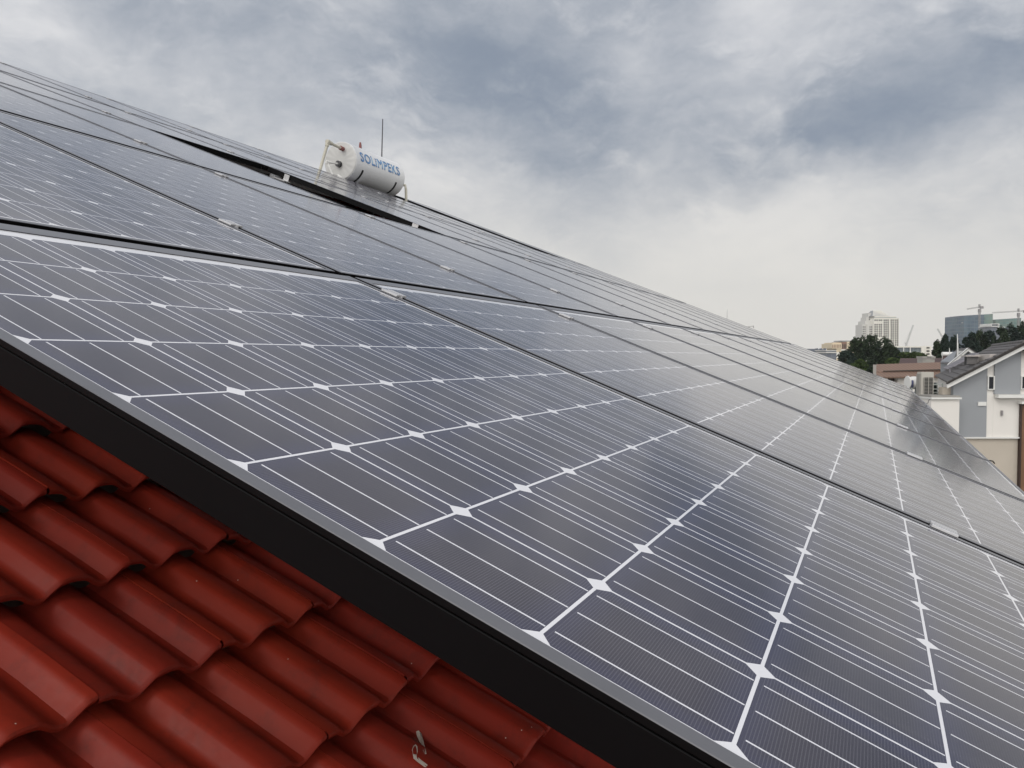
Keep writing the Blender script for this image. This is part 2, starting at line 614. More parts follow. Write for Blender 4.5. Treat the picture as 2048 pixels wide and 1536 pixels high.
def roofpt(s, b, h):
    return abn(RA0 + dT[0] * s + nT[0] * h, b, RN0 + dT[2] * s + nT[2] * h)


house_base = abn(0, 20, 0)
house_base.z = 0
house = tag(empty('house', house_base), 'house under the solar panels with a wavy red tiled roof', 'house')
rng = random.Random(5)
vs, fs, tone = [], [], []
NX = 50
HW = 0.30
for c in range(C_TOP, C_BOT + 1):
    for tcol in range(T_L, T_R):
        base = len(vs)
        s1 = c * TG
        s0 = s1 - 2.95
        jit = rng.uniform(-0.03, 0.03)
        jh = rng.uniform(-0.02, 0.02)
        jb = rng.uniform(-0.014, 0.014)
        tn = rng.random()
        xs = [0.0 + (TW - 0.034) * i / NX for i in range(NX + 1)]

        def prof(x):
            u_ = x % (TW / 2) / (TW / 2)
            if u_ < 0.20:
                return -0.10 * HW * (u_ / 0.2) ** 2
            if u_ < 0.60:
                t_ = (u_ - 0.20) / 0.40
                return -HW * (0.10 + 0.90 * (t_ * t_ * (3 - 2 * t_)) ** 0.85)
            if u_ < 0.66:
                return -HW
            if u_ < 0.86:
                return -HW * (1 - 0.88 * (u_ - 0.66) / 0.20)
            return -HW * 0.12 * (1 - (u_ - 0.86) / 0.14) ** 1.5
        rows = [(s0, -0.42), (s1 - 1.2, -0.15), (s1 - 0.10, -0.006), (s1 - 0.03, -0.022), (s1, -0.065), (s1 - 0.01, -0.135), (s1 - 0.6, -0.24)]
        for (s, dh) in rows:
            for x in xs:
                p = roofpt(s + jit, RB0 + tcol * TW + x + jb, prof(x) + dh + (jh if s > s0 + 1 else 0))
                vs.append(p - house_base)
        n1 = NX + 1
        for r in range(len(rows) - 1):
            for i in range(NX):
                a = base + r * n1 + i
                fs.append((a, a + n1, a + n1 + 1, a + 1))
                tone.append(tn)
        # the raised left edge of each tile
        k = len(vs)
        for (s, dh) in rows[:3]:
            vs.append(roofpt(s + jit, RB0 + tcol * TW + xs[0] + jb, prof(xs[0]) + dh + (jh if s > s0 + 1 else 0) - 0.10) - house_base)
        for r in range(2):
            fs.append((base + r * n1, k + r, k + r + 1, base + (r + 1) * n1))
            tone.append(tn)
me = bpy.data.meshes.new('roof')
me.from_pydata([tuple(v) for v in vs], [], fs)
me.materials.append(M['tile'])
at_ = me.attributes.new('tile_tone', 'FLOAT', 'FACE')
at_.data.foreach_set('value', tone)
roof = bpy.data.objects.new('roof', me)
COL.objects.link(roof)
roof.parent = house
shade_auto(roof, 38)

ridge = roofpt((C_TOP - 1) * TG, 0, -0.2)
eave = roofpt(C_BOT * TG, 0, -0.7)
x0 = abn(0, RB0 + T_L * TW + 1.5, 0).x
x1 = abn(0, RB0 + T_R * TW - 1.5, 0).x
dy = ridge.y - eave.y
b_ = MB(house_base)
b_.prism([(x0, eave.y + 0.45, 0), (x0, eave.y + 0.45, eave.z - 0.05), (x0, ridge.y, ridge.z - 0.35),
          (x0, ridge.y + dy - 0.45, eave.z - 0.05), (x0, ridge.y + dy - 0.45, 0)], (x1 - x0, 0, 0))
b_.build('wall', M['wall_dark'], house)
b_ = MB(house_base)
b_.prism([(x0 - 0.3, ridge.y, ridge.z), (x0 - 0.3, ridge.y + dy, eave.z), (x0 - 0.3, ridge.y + dy, eave.z - 0.12),
          (x0 - 0.3, ridge.y, ridge.z - 0.12)], (x1 - x0 + 0.6, 0, 0))
b_.build('rear_roof', M['roof_brown'], house)
b_ = MB(house_base)
p0, p1 = abn(-52.2, 0, -0.36), abn(-54.6, 0, -0.30)
b_.prism([(x0 - 0.2, p0.y, p0.z), (x0 - 0.2, p1.y, p1.z), (x0 - 0.2, p1.y + 0.5, p1.z - 0.25), (x0 - 0.2, p1.y + 0.5, p1.z - 0.27),
          (x0 - 0.2, p1.y, p1.z - 0.02), (x0 - 0.2, p0.y, p0.z - 0.02)], (x1 - x0 + 0.4, 0, 0))
b_.build('bounce_shield', M['shield'], house)  # unseen dark sheet added to cut red tile bounce on the tank
b_ = MB(house_base)
b_.tube([(x0 - 0.3, ridge.y, ridge.z - 0.03), (x1 + 0.3, ridge.y, ridge.z - 0.03)], 0.09, 14)
b_.build('ridge_cap', M['roof_brown'], house, True)
b_ = MB(house_base)
b_.box(x0 - 0.3, x1 + 0.3, eave.y - 0.14, eave.y - 0.02, eave.z - 0.09, eave.z)
b_.build('gutter', M['trim'], house)

# ------------------------------------------------------------------ solar panels
A_BOT = 12.17                              # lower edge of the bottom row
LEN = 12.64                                # panel length in cells
ROWP = 12.95
COLP = 8.536
COL0 = -0.14
NB = [(0.0, 0.0), (-0.02, 0.09), (0.10, 0.15), (0.15, 0.14), (0.15, 0.25)]   # height of lower / upper edge per row
WID = 8.37
ZT = 0.0018                                # frame lip above the glass


def panel_proto():
    root = empty('solar_panel', (0, 0, 0))
    L_, W_ = LEN * U, WID * U
    fw, fe = 0.12 * U, 0.28 * U
    z0 = -0.036
    fl = 0.10 * U                           # the upper bar is the wide one
    g = MB()
    g.box(fw - 0.004, W_ - fw + 0.004, fl - 0.004, L_ - fe + 0.004, -0.0042, 0)
    g.build('glass', M['glass'], root)
    f = MB()
    zl = -0.0042                            # a lip stands a little proud of the side walls
    f.box(0, fw, 0, L_, zl, ZT)
    f.box(W_ - fw, W_, 0, L_, zl, ZT)
    f.box(fw + 0.0003, W_ - fw - 0.0003, 0.0004, fl, zl, ZT - 0.0003)
    f.box(fw + 0.0003, W_ - fw - 0.0003, L_ - fe, L_ - 0.0004, zl, ZT - 0.0003)
    e = 0.0011
    f.box(e, fw - e, e, L_ - e, z0, zl - 0.0016)
    f.box(W_ - fw + e, W_ - e, e, L_ - e, z0, zl - 0.0016)
    f.box(fw, W_ - fw, e, fe - e, z0, zl - 0.0016)
    f.box(fw, W_ - fw, L_ - fe + e, L_ - e, z0, zl - 0.0016)
    f.box(2 * e, fw - 2 * e, 2 * e, L_ - 2 * e, zl - 0.0017, zl + 0.0001)
    f.box(W_ - fw + 2 * e, W_ - 2 * e, 2 * e, L_ - 2 * e, zl - 0.0017, zl + 0.0001)
    f.box(fw, W_ - fw, 2 * e, fe - 2 * e, zl - 0.0017, zl + 0.0001)
    f.box(fw, W_ - fw, L_ - fe + 2 * e, L_ - 2 * e, zl - 0.0017, zl + 0.0001)
    fo = f.build('frame', M['frame'], root, bevel=0.0007)
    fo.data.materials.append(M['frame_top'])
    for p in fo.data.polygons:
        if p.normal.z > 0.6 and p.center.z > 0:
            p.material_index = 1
    return root


def clamp_mesh(parent, y, both=True):
    """mid clamp bridging the gap to the next panel"""
    x = WID * U + (COLP - WID) * U / 2
    hw = (COLP - WID) * U / 2
    c = MB()
    ln = 0.021
    c.box(x - hw - 0.009, x - hw + 0.006, y - ln, y + ln, ZT + 0.0004, ZT + 0.0050)
    c.box(x + hw - 0.006, x + hw + 0.009, y - ln, y + ln, ZT + 0.0004, ZT + 0.0050)
    c.box(x - hw + 0.003, x - hw + 0.0062, y - ln + .0003, y + ln - .0003, -0.014, ZT + 0.0002)
    c.box(x + hw - 0.0062, x + hw - 0.003, y - ln + .0003, y + ln - .0003, -0.014, ZT + 0.0002)
    c.box(x - hw + 0.0064, x + hw - 0.0064, y - ln + .0006, y + ln - .0006, -0.0138, -0.0105)
    o = c.build('mid_clamp', M['alu'], parent, bevel=0.0006)
    b = MB()
    b.tube([(x, y, -0.010), (x, y, -0.002)], 0.0065, 6)
    b.build('bolt', M['bolt'], o)
    return o


ORD = ['first', 'second', 'third', 'fourth', 'fifth', 'sixth', 'seventh', 'eighth', 'ninth', 'tenth', 'eleventh', 'twelfth']
ROWN = ['bottom row', 'second row up', 'third row up', 'fourth row up', 'top row']
proto = panel_proto()                      # without clamps: last in its row
proto_c = copy_tree(proto)                 # with clamps
clamp_mesh(proto_c, (A_BOT - 0.45) * U)
clamp_mesh(proto_c, (A_BOT - 9.5) * U)
used = set()
present = {}
for r in range(5):
    for k in range(12):
        if k > 10:
            continue
        if r == 2 and k == 3:
            continue                       # the missing panel
        if r >= 3 and k == 9:
            continue                       # two more missing near the far end
        present[(r, k)] = True
for (r, k) in present:
    nlo, nhi = NB[r]
    lo = abn(A_BOT - ROWP * r, COL0 + COLP * k, nlo)
    hi = abn(A_BOT - ROWP * r - LEN, COL0 + COLP * k, nhi)
    src = proto_c if (r, k + 1) in present else proto
    if src in used:
        o = copy_tree(src)
    else:
        o = src
        used.add(src)
    o.name = 'solar_panel'
    d = hi - lo
    o.location = lo
    o.rotation_euler = (math.atan2(d.z, d.y), 0, 0)
    if k == 0:
        lab = 'black framed solar panel in the %s, beside the open red tiles' % ROWN[r]
    else:
        lab = 'black framed solar panel in the %s, %s from the open red tiles' % (ROWN[r], ORD[k])
    tag(o, lab, 'solar panel', 'solar panels covering the tiled roof')
    present[(r, k)] = o

# rails and posts carrying the panels
fb_ = abn(4, 40, -0.5)
fr = tag(empty('mounting_rack', fb_), 'aluminium rails on posts under the solar panels, short silver ends in the gap', 'mounting rack')


def rail_along(a, n, b0, b1):
    q = MB(fb_)
    p0, p1 = abn(a, b0, n - 0.30), abn(a, b1, n - 0.30)
    hh = 0.30 * U
    q.prism([p0 - A * 0.17 * U, p0 + A * 0.17 * U, p0 + A * 0.17 * U - N * hh, p0 - A * 0.17 * U - N * hh], p1 - p0)
    q.build('rail', M['alu_mill'], fr)


for r in range(5):
    nlo, nhi = NB[r]
    for s in (0.87, 9.92):
        a = A_BOT - ROWP * r - LEN + s
        n = nhi + (nlo - nhi) * s / LEN
        spans = [(1.2, 93.2)]
        if r == 2:
            spans = [(1.2, 25.1), (33.55, 93.2)]
        if r >= 3:
            spans = [(1.2, 76.3), (84.9, 93.2)]
        for (b0, b1) in spans:
            rail_along(a, n - 0.002, b0, b1)
        t_ = (a - RA0) * math.tan(ROOF_D)
        for b in range(17, 93, 17):
            if (r == 2 and b < 40):
                continue
            q = MB(fb_)
            q.bar(abn(a, b, n - 0.605), abn(a, b, RN0 - t_ - 0.3), 0.035)
            q.build('post', M['alu_mill'], fr)
q = MB(fb_)
p0, p1 = abn(A_BOT - ROWP * 2 + 0.2, COL0 + COLP * 3 - 0.3, -0.95), abn(A_BOT - ROWP * 3 - 0.2, COL0 + COLP * 3 - 0.3, -0.95)
q.prism([p0, p1, p1 - N * 0.01, p0 - N * 0.01], B * (COLP + 0.5) * U)
p2, p3 = (abn(A_BOT - ROWP * r2, COL0 + COLP * 4 + 0.3, -0.33) for r2 in (2, 3))
q.prism([p2, p3, p3 - N * 0.62 * U, p2 - N * 0.62 * U], B * 0.05 * U)
q.build('added_dark_plate', M['frame'], fr)  # dark plate and upright edge added to keep the gap black
# silver hangers seen in the gap of the missing panel
for s in (1.55, 10.75):
    a = A_BOT - ROWP * 2 - LEN + s
    n = 0.12
    q = MB(fb_)
    p = abn(a, 33.97, n)
    q.prism([p - A * 0.19 * U - N * 0.40 * U, p + A * 0.19 * U - N * 0.40 * U, p + A * 0.19 * U - N * 0.01 * U,
             p - A * 0.19 * U - N * 0.01 * U], -B * 0.03 * U)
    p2 = abn(a, 33.935, n - 0.42)
    q.prism([p2 - A * 0.40 * U, p2 + A * 0.40 * U, p2 + A * 0.40 * U + N * 0.06 * U, p2 - A * 0.40 * U + N * 0.06 * U], -B * 0.55 * U)
    q.build('hanger', M['alu'], fr)

# cable ends poking out at the eave
for i, (b, pts, lab) in enumerate([
        (59.8, [(12.3, 0, -.1), (12.52, .1, .02), (12.56, .2, .10), (12.52, .1, .22), (12.58, .3, .36)], 'black cable end curling up at the far lower corner of the array'),
        (25.5, [(12.3, 0, -.1), (12.46, .05, .02), (12.54, .1, .03), (12.62, .15, -.02)], 'short black cable end hanging over the panels\' lower edge')]):
    b0 = abn(12.4, b, 0)
    q = MB(b0)
    q.tube([abn(p[0] - 0.28, b + p[1], p[2]) for p in pts], 0.0026, 6)
    tag(q.build('cable', M['cable'], None, True), lab, 'cable').location = b0

# bird dropping on a tile
def on_tile(px, py):
    r = c_fwd + c_right * ((px - 1024) / F_PX) + c_down * ((py - 768) / F_PX)
    hit, loc, nor, idx = roof.ray_cast(CAM - house_base, r.normalized())
    return (loc + house_base + nor * 0.0006, nor) if hit else None


def splash():
    outline = [[(832, 1463), (838, 1461), (843, 1468), (847, 1483), (850, 1497), (853, 1508), (850, 1508), (846, 1500), (842, 1487), (835, 1474)],
               [(827, 1492), (831, 1489), (835, 1494), (835, 1504), (833, 1512), (834, 1517), (842, 1524), (853, 1534), (849, 1534), (838, 1526),
                (827, 1517), (826, 1510), (824, 1500)],
               [(836, 1515), (843, 1521), (851, 1527), (855, 1530), (854, 1532), (848, 1529), (839, 1522)]]
    q = None
    for poly in outline:
        top = [on_tile(*p) for p in poly]
        if any(t is None for t in top):
            continue
        if q is None:
            q = MB(top[0][0])
        n = len(top)
        q.add([t[0] for t in top] + [t[0] - t[1] * 0.002 for t in top],
              [tuple(range(n))] + [((i + 1) % n, i, n + i, n + (i + 1) % n) for i in range(n)])
    if q:
        o = q.build('bird_dropping', M['dropping'])
        o.location = q.o
        tag(o, 'dried whitish bird dropping streaked over a red roof tile', 'bird dropping')


bpy.context.view_layer.update()
splash()

# ------------------------------------------------------------------ solar water heater tank on the ridge
r_ = c_fwd + c_right * ((681 - 1024) / F_PX) + c_down * ((322.5 - 768) / F_PX)
TD = 11.75                                 # forward distance of the near end
T0 = CAM + r_ * TD
TR, TL = 0.282, 1.31
tank = tag(empty('water_heater_tank', T0 - N * TR), 'white cylindrical hot water tank with blue lettering on top of the array', 'water tank')


def tk(x, ang, r):
    """point on the tank: x along, ang from down-slope towards up, r radius"""
    return T0 + B * x + (A * math.cos(ang) + N * math.sin(ang)) * r


def tmesh():
    return MB(T0 - N * TR)


SEG = 64
q = tmesh()
prof_ = [(0.0, TR - 0.004), (0.004, TR), (0.03, TR), (0.034, TR - 0.0015), (TL - 0.034, TR - 0.0015), (TL - 0.03, TR), (TL - 0.004, TR), (TL, TR - 0.004)]
vv = [tk(x, 2 * math.pi * j / SEG, r) for (x, r) in prof_ for j in range(SEG)]
ff = [(i * SEG + j, i * SEG + (j + 1) % SEG, (i + 1) * SEG + (j + 1) % SEG, (i + 1) * SEG + j)
      for i in range(len(prof_) - 1) for j in range(SEG)]
q.add(vv, ff)
shade_auto(q.build('shell', M['tank'], tank), 40)
for x, sg in ((0.0, -1), (TL, 1)):
    q = tmesh()
    rings = [(0.002, TR - 0.005), (0.010, TR - 0.016), (0.014, TR * 0.6), (0.016, 0.03)]
    vv = []
    for i, (dx, r) in enumerate(rings):
        for j in range(SEG):
            rib = 0.0045 * max(0.0, math.cos(j * 2 * math.pi / SEG * 16)) if i in (1, 2) else 0
            vv.append(tk(x + sg * (dx + rib), 2 * math.pi * j / SEG, r))
    ff = [(i * SEG + j, i * SEG + (j + 1) % SEG, (i + 1) * SEG + (j + 1) % SEG, (i + 1) * SEG + j)
          for i in range(len(rings) - 1) for j in range(SEG)] + [tuple(range(3 * SEG, 4 * SEG))]
    q.add(vv, ff)
    shade_auto(q.build('end_cap', M['cap'], tank), 30)
for x in (0.19, 1.09):
    q = tmesh()
    a0, a1, ns = rad(-2), rad(-150), 26
    hw, th = 0.019, 0.004
    vv = []
    for i in range(ns + 1):
        a = a0 + (a1 - a0) * i / ns
        for (dx, rr) in ((-hw, TR + 0.0005), (hw, TR + 0.0005), (hw, TR + th), (-hw, TR + th)):
            vv.append(tk(x + dx, a, rr))
    ff = [(i * 4 + j, i * 4 + (j + 1) % 4, i * 4 + 4 + (j + 1) % 4, i * 4 + 4 + j) for i in range(ns) for j in range(4)]
    ff += [(0, 1, 2, 3), tuple(ns * 4 + j for j in (3, 2, 1, 0))]
    q.add(vv, ff)
    q.build('strap', M['strap'], tank)
    q = tmesh()
    q.bar(tk(x + 0.015, rad(-55), TR + 0.012), abn(-55.0, (tk(x, 0, 0) - ORG).x / U, -0.2), 0.03)
    q.bar(tk(x + 0.015, rad(-125), TR + 0.012), abn(-59.5, (tk(x, 0, 0) - ORG).x / U, -0.6), 0.03)
    q.build('stand_leg', M['strap'], tank)


def lettering(offset, material, name, rr):
    cu = bpy.data.curves.new('text', 'FONT')
    cu.body = 'SOLiMPEKS'
    if offset > 0:
        cu.fill_mode = 'NONE'
        cu.bevel_depth = offset
        cu.bevel_resolution = 0
    cu.space_character = 1.12
    cu.resolution_u = 3
    ob = bpy.data.objects.new('text', cu)
    COL.objects.link(ob)
    dg = bpy.context.evaluated_depsgraph_get()
    me = bpy.data.meshes.new_from_object(ob.evaluated_get(dg))
    bpy.data.objects.remove(ob)
    bm = bmesh.new()
    bm.from_mesh(me)
    for i in range(1, 16 if offset <= 0 else 0):
        bmesh.ops.bisect_plane(bm, geom=bm.verts[:] + bm.edges[:] + bm.faces[:], plane_co=(0, -0.05 + i * 0.055, 0), plane_no=(0, 1, 0))
    bm.to_mesh(me)
    bm.free()
    return me


me_f = lettering(0.0, None, 'x', 0)
cs = np.array([v.co[:] for v in me_f.vertices])
xmin, xmax, ymax = cs[:, 0].min(), cs[:, 0].max(), cs[:, 1].max()
for off, mt, nm, lift in ((0.020, M['blue'], 'lettering', 0.0026), (0.0, M['lblue'], 'letter_fill', 0.0014)):
    me = lettering(off, mt, nm, lift)
    for v in me.vertices:
        x = 0.11 + (v.co.x - xmin) / (xmax - xmin) * 1.05
        ang = rad(22) + v.co.y / ymax * rad(28)
        v.co = tk(x, ang, TR + lift + v.co.z * 0.03) - (T0 - N * TR)
    me.materials.append(mt)
    o = bpy.data.objects.new(nm, me)
    COL.objects.link(o)
    o.parent = tank


def capt(u_, v_, out):
    """point on the near end cap, u_ down-slope, v_ up, out towards the camera side"""
    return T0 + A * (u_ * TR) + N * (v_ * TR) - B * out


def from_px(x, y, d):
    return CAM + (c_fwd + c_right * ((x - 1024) / F_PX) + c_down * ((y - 768) / F_PX)) * d


# assumed dark collector, added to black out the gap of the far missing panels
q = tmesh()
cb0, cb1 = COL0 + COLP * 9 + 0.2, COL0 + COLP * 10 - 0.45
p0, p1 = abn(A_BOT - ROWP * 3 - 0.4, cb0, -0.40), abn(A_BOT - ROWP * 5 + 0.5, cb0, -0.42)
q.prism([p0, p1, p1 - N * 0.07, p0 - N * 0.07], B * (cb1 - cb0) * U)
q.build('collector', M['frame'], tank)
# tall cream pipe from the array up to the top of the near cap
top_in = capt(-0.02, 0.62, 0.02)
elb = from_px(656, 284, TD - 0.42)
foot = from_px(638, 347, TD - 0.42)
q = tmesh()
q.tube([foot, elb], 0.021, 12)
q.tube([elb, elb + (top_in - elb) * 0.9], 0.019, 12)
q.tube([elb - (foot - elb).normalized() * 0.028, elb + (foot - elb).normalized() * 0.06], 0.029, 12)
q.tube([elb - (top_in - elb).normalized() * 0.03, elb + (top_in - elb).normalized() * 0.09], 0.028, 12)
shade_auto(q.build('inlet_pipe', M['pipe'], tank), 40)
q = tmesh()
q.tube([elb + (top_in - elb) * 0.82, top_in], 0.032, 12)
shade_auto(q.build('fitting', M['red'], tank), 40)
cen = capt(0.05, -0.16, 0.015)
q = tmesh()
q.tube([cen, cen - B * 0.05], 0.045, 14)
shade_auto(q.build('flange', M['bolt'], tank), 40)
e2 = from_px(654, 324, TD - 0.25)
q = tmesh()
q.tube([cen - B * 0.03, e2], 0.014, 10)
q.tube([e2, from_px(666, 352, TD - 0.25)], 0.013, 10)
q.tube([e2 - (cen - e2).normalized() * 0.02, e2 + (cen - e2).normalized() * 0.02], 0.022, 10)
q.tube([from_px(675, 350, TD - 0.1), from_px(684, 357, TD - 0.1)], 0.017, 10)
shade_auto(q.build('return_pipe', M['pipe_white'], tank), 40)
q = tmesh()
v0 = tk(0.42, rad(100), TR - 0.01)
q.tube([v0, v0 + Vector((0, 0, 0.06)), v0 + Vector((0.0, 0, 0.1))], [0.022, 0.02, 0.012], 10)
shade_auto(q.build('relief_valve', M['red'], tank), 40)
q = tmesh()
o0 = T0 + B * (TL + 0.01) + A * 0.12 - N * 0.02
q.tube([o0, from_px(810.5, 371, TD + 1.12), from_px(812, 380, TD + 1.12), from_px(812.5, 406, TD + 1.12)], 0.021, 12)
shade_auto(q.build('outlet_pipe', M['pipe'], tank), 60)

rb = from_px(763, 330, TD + 2.2)
rt = from_px(765.5, 238, TD + 2.2)
rbase = Vector((rb.x, rb.y, ridge.z - 0.35))
q = MB(rbase)
q.tube([rbase, rb, rt], [0.014, 0.013, 0.008], 8)
o = q.build('lightning_rod', M['rod'], None, True)
o.location = rbase
tag(o, 'thin dark lightning rod standing upright behind the white water tank', 'lightning rod')

# ------------------------------------------------------------------ the town
ground = MB()
ground.add([(-2600, -2600, 0), (2600, -2600, 0), (2600, 2600, 0), (-2600, 2600, 0)], [(0, 1, 2, 3)])
tag(ground.build('ground', M['ground']), kind='structure')


class Thing:
    """a thing of the town, built in the frame right / forward / up"""

    def __init__(s, name, label, cat, base, group=None):
        s.b = Vector(base)
        s.o = empty(name, town(s.b), (0, 0, YAW))
        tag(s.o, label, cat, group)

    def mb(s):
        return MB(s.b)

    def part(s, name, q, material, parent=None, smooth=False):
        o = q.build(name, M[material], parent or s.o)
        if smooth:
            shade_auto(o, 40)
        return o


def single(name, label, cat, base, q, material, group=None, smooth=False):
    o = q.build(name, M[material])
    o.location = town(base)
    o.rotation_euler = (0, 0, YAW)
    tag(o, label, cat, group)
    if smooth:
        shade_auto(o, 40)
    return o


# --- grey gabled house on the right
D = 42.0
k_ = D / F_PX


def gx(x):
    return at(x, 713, D).x


def gz(y):
    return at(1980, y, D).z


H = Thing('gable_house', 'grey and white gabled house with dark tiled roof beyond the array', 'house', (gx(2037), D, 0))
DEP = Vector((0.478, 1, 0))                # the house runs back to the right
PX_PK, PY_PK = 2037, 691
slope = (768 - 691) / (2037 - 1886)


def rake_y(x, off=0):
    return PY_PK + off + abs(x - PX_PK) * slope


def facade(x0, x1, y_bot, front, name, material, y_top=None, thick=0.25):
    """wall field on the gable, its top following the rake unless y_top is given"""
    q = H.mb()
    if y_top is None:
        pts = [(x0, y_bot), (x1, y_bot), (x1, rake_y(x1, 5))]
        if x0 < PX_PK < x1:
            pts.append((PX_PK, rake_y(PX_PK, 5)))
        pts.append((x0, rake_y(x0, 5)))
    else:
        pts = [(x0, y_bot), (x1, y_bot), (x1, y_top), (x0, y_top)]
    q.prism([(gx(x), D - front, gz(y)) for x, y in pts], (0, thick, 0))
    return H.part(name, q, material)


# body behind the facade fields
q = H.mb()
GB = 713 + 8.2 / k_
q.prism([(gx(x), D + 0.26, gz(y)) for x, y in [(1908, GB), (2166, GB), (2166, rake_y(2166, 6)), (PX_PK, rake_y(PX_PK, 6)), (1908, rake_y(1908, 6))]],
        DEP * 13.5)
H.part('wall', q, 'wall_white')
facade(1908, 1975.5, 874, 0, 'grey_wall', 'wall_grey')
facade(1989.5, 2042, 788, 0.02, 'grey_wall', 'wall_grey')
facade(2058, 2166, 788, 0, 'grey_wall', 'wall_grey')
facade(1975.6, 1989.4, 874, -0.05, 'wall_strip', 'wall_white')
facade(1989.6, 2160, 874, -0.05, 'upper_wall', 'wall_white', 788.2)
facade(2042.1, 2057.9, 788, -0.06, 'wall_strip', 'wall_white')
facade(1908, 2170, GB, -0.1, 'lower_wall', 'wall_beige', 877.2)
facade(1908, 2044, 877, 0.05, 'ledge', 'trim', 874.2)
facade(1991, 2100, 795.5, 0.32, 'sill_slab', 'trim', 788.6, 0.3)
facade(1957, 1973.5, 811.5, 0.06, 'wall_plate', 'trim', 803.8, 0.055)
for (xa, xb, ya, yb) in ((1975.8, 1989.2, 752, 779.5), (2042.5, 2056, 752, 778.5)):
    q = H.mb()
    f0, f1 = D + 0.02 - 0.09, D + 0.045
    t_ = 1.7
    q.box(gx(xa), gx(xa + t_), f0, f1, gz(yb), gz(ya))
    q.box(gx(xb - t_), gx(xb), f0, f1, gz(yb), gz(ya))
    q.box(gx(xa + t_), gx(xb - t_), f0 + .002, f1, gz(ya + t_), gz(ya))
    q.box(gx(xa + t_), gx(xb - t_), f0 + .002, f1, gz(yb), gz(yb - t_))
    wn_ = H.part('window', q, 'trim')
    q = H.mb()
    q.box(gx(xa + t_), gx(xb - t_), f1 - 0.05, f1 - 0.03, gz(yb - t_), gz(ya + t_))
    H.part('pane', q, 'pane', wn_)
# wall lamp: a half-round up-and-down light
q = H.mb()
cx_, cw_ = gx(2006.3), 0.055
q.prism([(cx_ + cw_ * math.cos(t), D + 0.04 - 0.12 * math.sin(t), gz(831)) for t in [math.pi * i / 8 for i in range(9)]], (0, 0, gz(821) - gz(831)))
H.part('wall_lamp', q, 'louvre')
# tall timber window at the right
q = H.mb()
q.box(gx(2038), gx(2090), D - 0.35, D + 0.1, gz(807.5), gz(802.5))
H.part('lintel', q, 'trim')
q = H.mb()
q.box(gx(2041.5), gx(2044.3), D - 0.1, D + 0.12, gz(1010), gz(807.7))
q.box(gx(2078), gx(2081), D - 0.1, D + 0.12, gz(1010), gz(807.7))
q.box(gx(2044.4), gx(2077.9), D - 0.1, D + 0.12, gz(811), gz(807.7))
dr = H.part('timber_door', q, 'wood_dark')
q = H.mb()
q.box(gx(2044.4), gx(2077.9), D - 0.04, D + 0.02, gz(1010), gz(811))
H.part('door_leaf', q, 'wood', dr)
# bargeboards and verge
for s in (-1, 1):
    xe = PX_PK + s * 151
    q = H.mb()
    q.prism([(gx(x), D - 0.42, gz(y)) for x, y in [(PX_PK, PY_PK), (xe, 768), (xe - s * 1.5, 776), (PX_PK, PY_PK + 8)]], (0, 0.07, 0))
    H.part('bargeboard', q, 'trim')
    q = H.mb()
    q.prism([(gx(x), D - 0.50, gz(y)) for x, y in [(PX_PK, PY_PK - 6.5), (xe - s * 1, 763), (xe, 767.6), (PX_PK, PY_PK - 0.4)]], (0, 0.16, 0))
    H.part('verge', q, 'soffit')
    # tiled slope, ribs of tile courses following the eave
    pk = Vector((gx(PX_PK), D - 0.47, gz(PY_PK - 6.8)))
    ev = Vector((gx(xe), D - 0.47, gz(763.5)))
    q = H.mb()
    NC = 11
    for i in range(NC):
        p0 = pk.lerp(ev, i / NC)
        p1 = pk.lerp(ev, (i + 1.06) / NC)
        up = Vector((0, 0, 0.05))
        q.prism([p0, p1 + up, p1 - up * 0.6, p0 - up * 1.6], DEP * 14.0)
    H.part('roof_slope', q, 'roof_grey')
q = H.mb()
q.tube([Vector((gx(PX_PK), D - 0.5, gz(PY_PK - 7))), Vector((gx(PX_PK), D - 0.5, gz(PY_PK - 7))) + DEP * 14.1], 0.12, 10)
H.part('ridge_cap', q, 'roof_grey', None, True)
# flat-roofed annex at the left
q = H.mb()
q.box(gx(1852), gx(1908) - 0.003, D - 0.6, D + 5, 0, gz(797.2))
H.part('annex', q, 'wall_white')
q = H.mb()
q.box(gx(1850), gx(1908) + 0.05, D - 0.72, D + 5.05, gz(797), gz(793.6))
H.part('parapet', q, 'trim')
q = H.mb()
q.box(gx(1850.8), gx(1908), D - 0.66, D + 5.0, gz(793.5), gz(790))
H.part('coping', q, 'concrete')
q = H.mb()
q.box(gx(1892.5), gx(1908) + 0.02, D + 0.3, D + 0.7, gz(789.8), gz(775))
H.part('side_wall', q, 'wall_beige')
# box dormer and its louvred end
pk = Vector((gx(PX_PK), D - 0.47, gz(PY_PK - 6.8)))
ev = Vector((gx(1886), D - 0.47, gz(763.5)))


def on_roof(s, t, h=0.0):
    return pk.lerp(ev, s) + DEP * t + Vector((0, 0, h))


d2 = D + 1.9


def qx(x):
    return at(x, 713, d2).x


def qz(y):
    return at(1950, y, d2).z


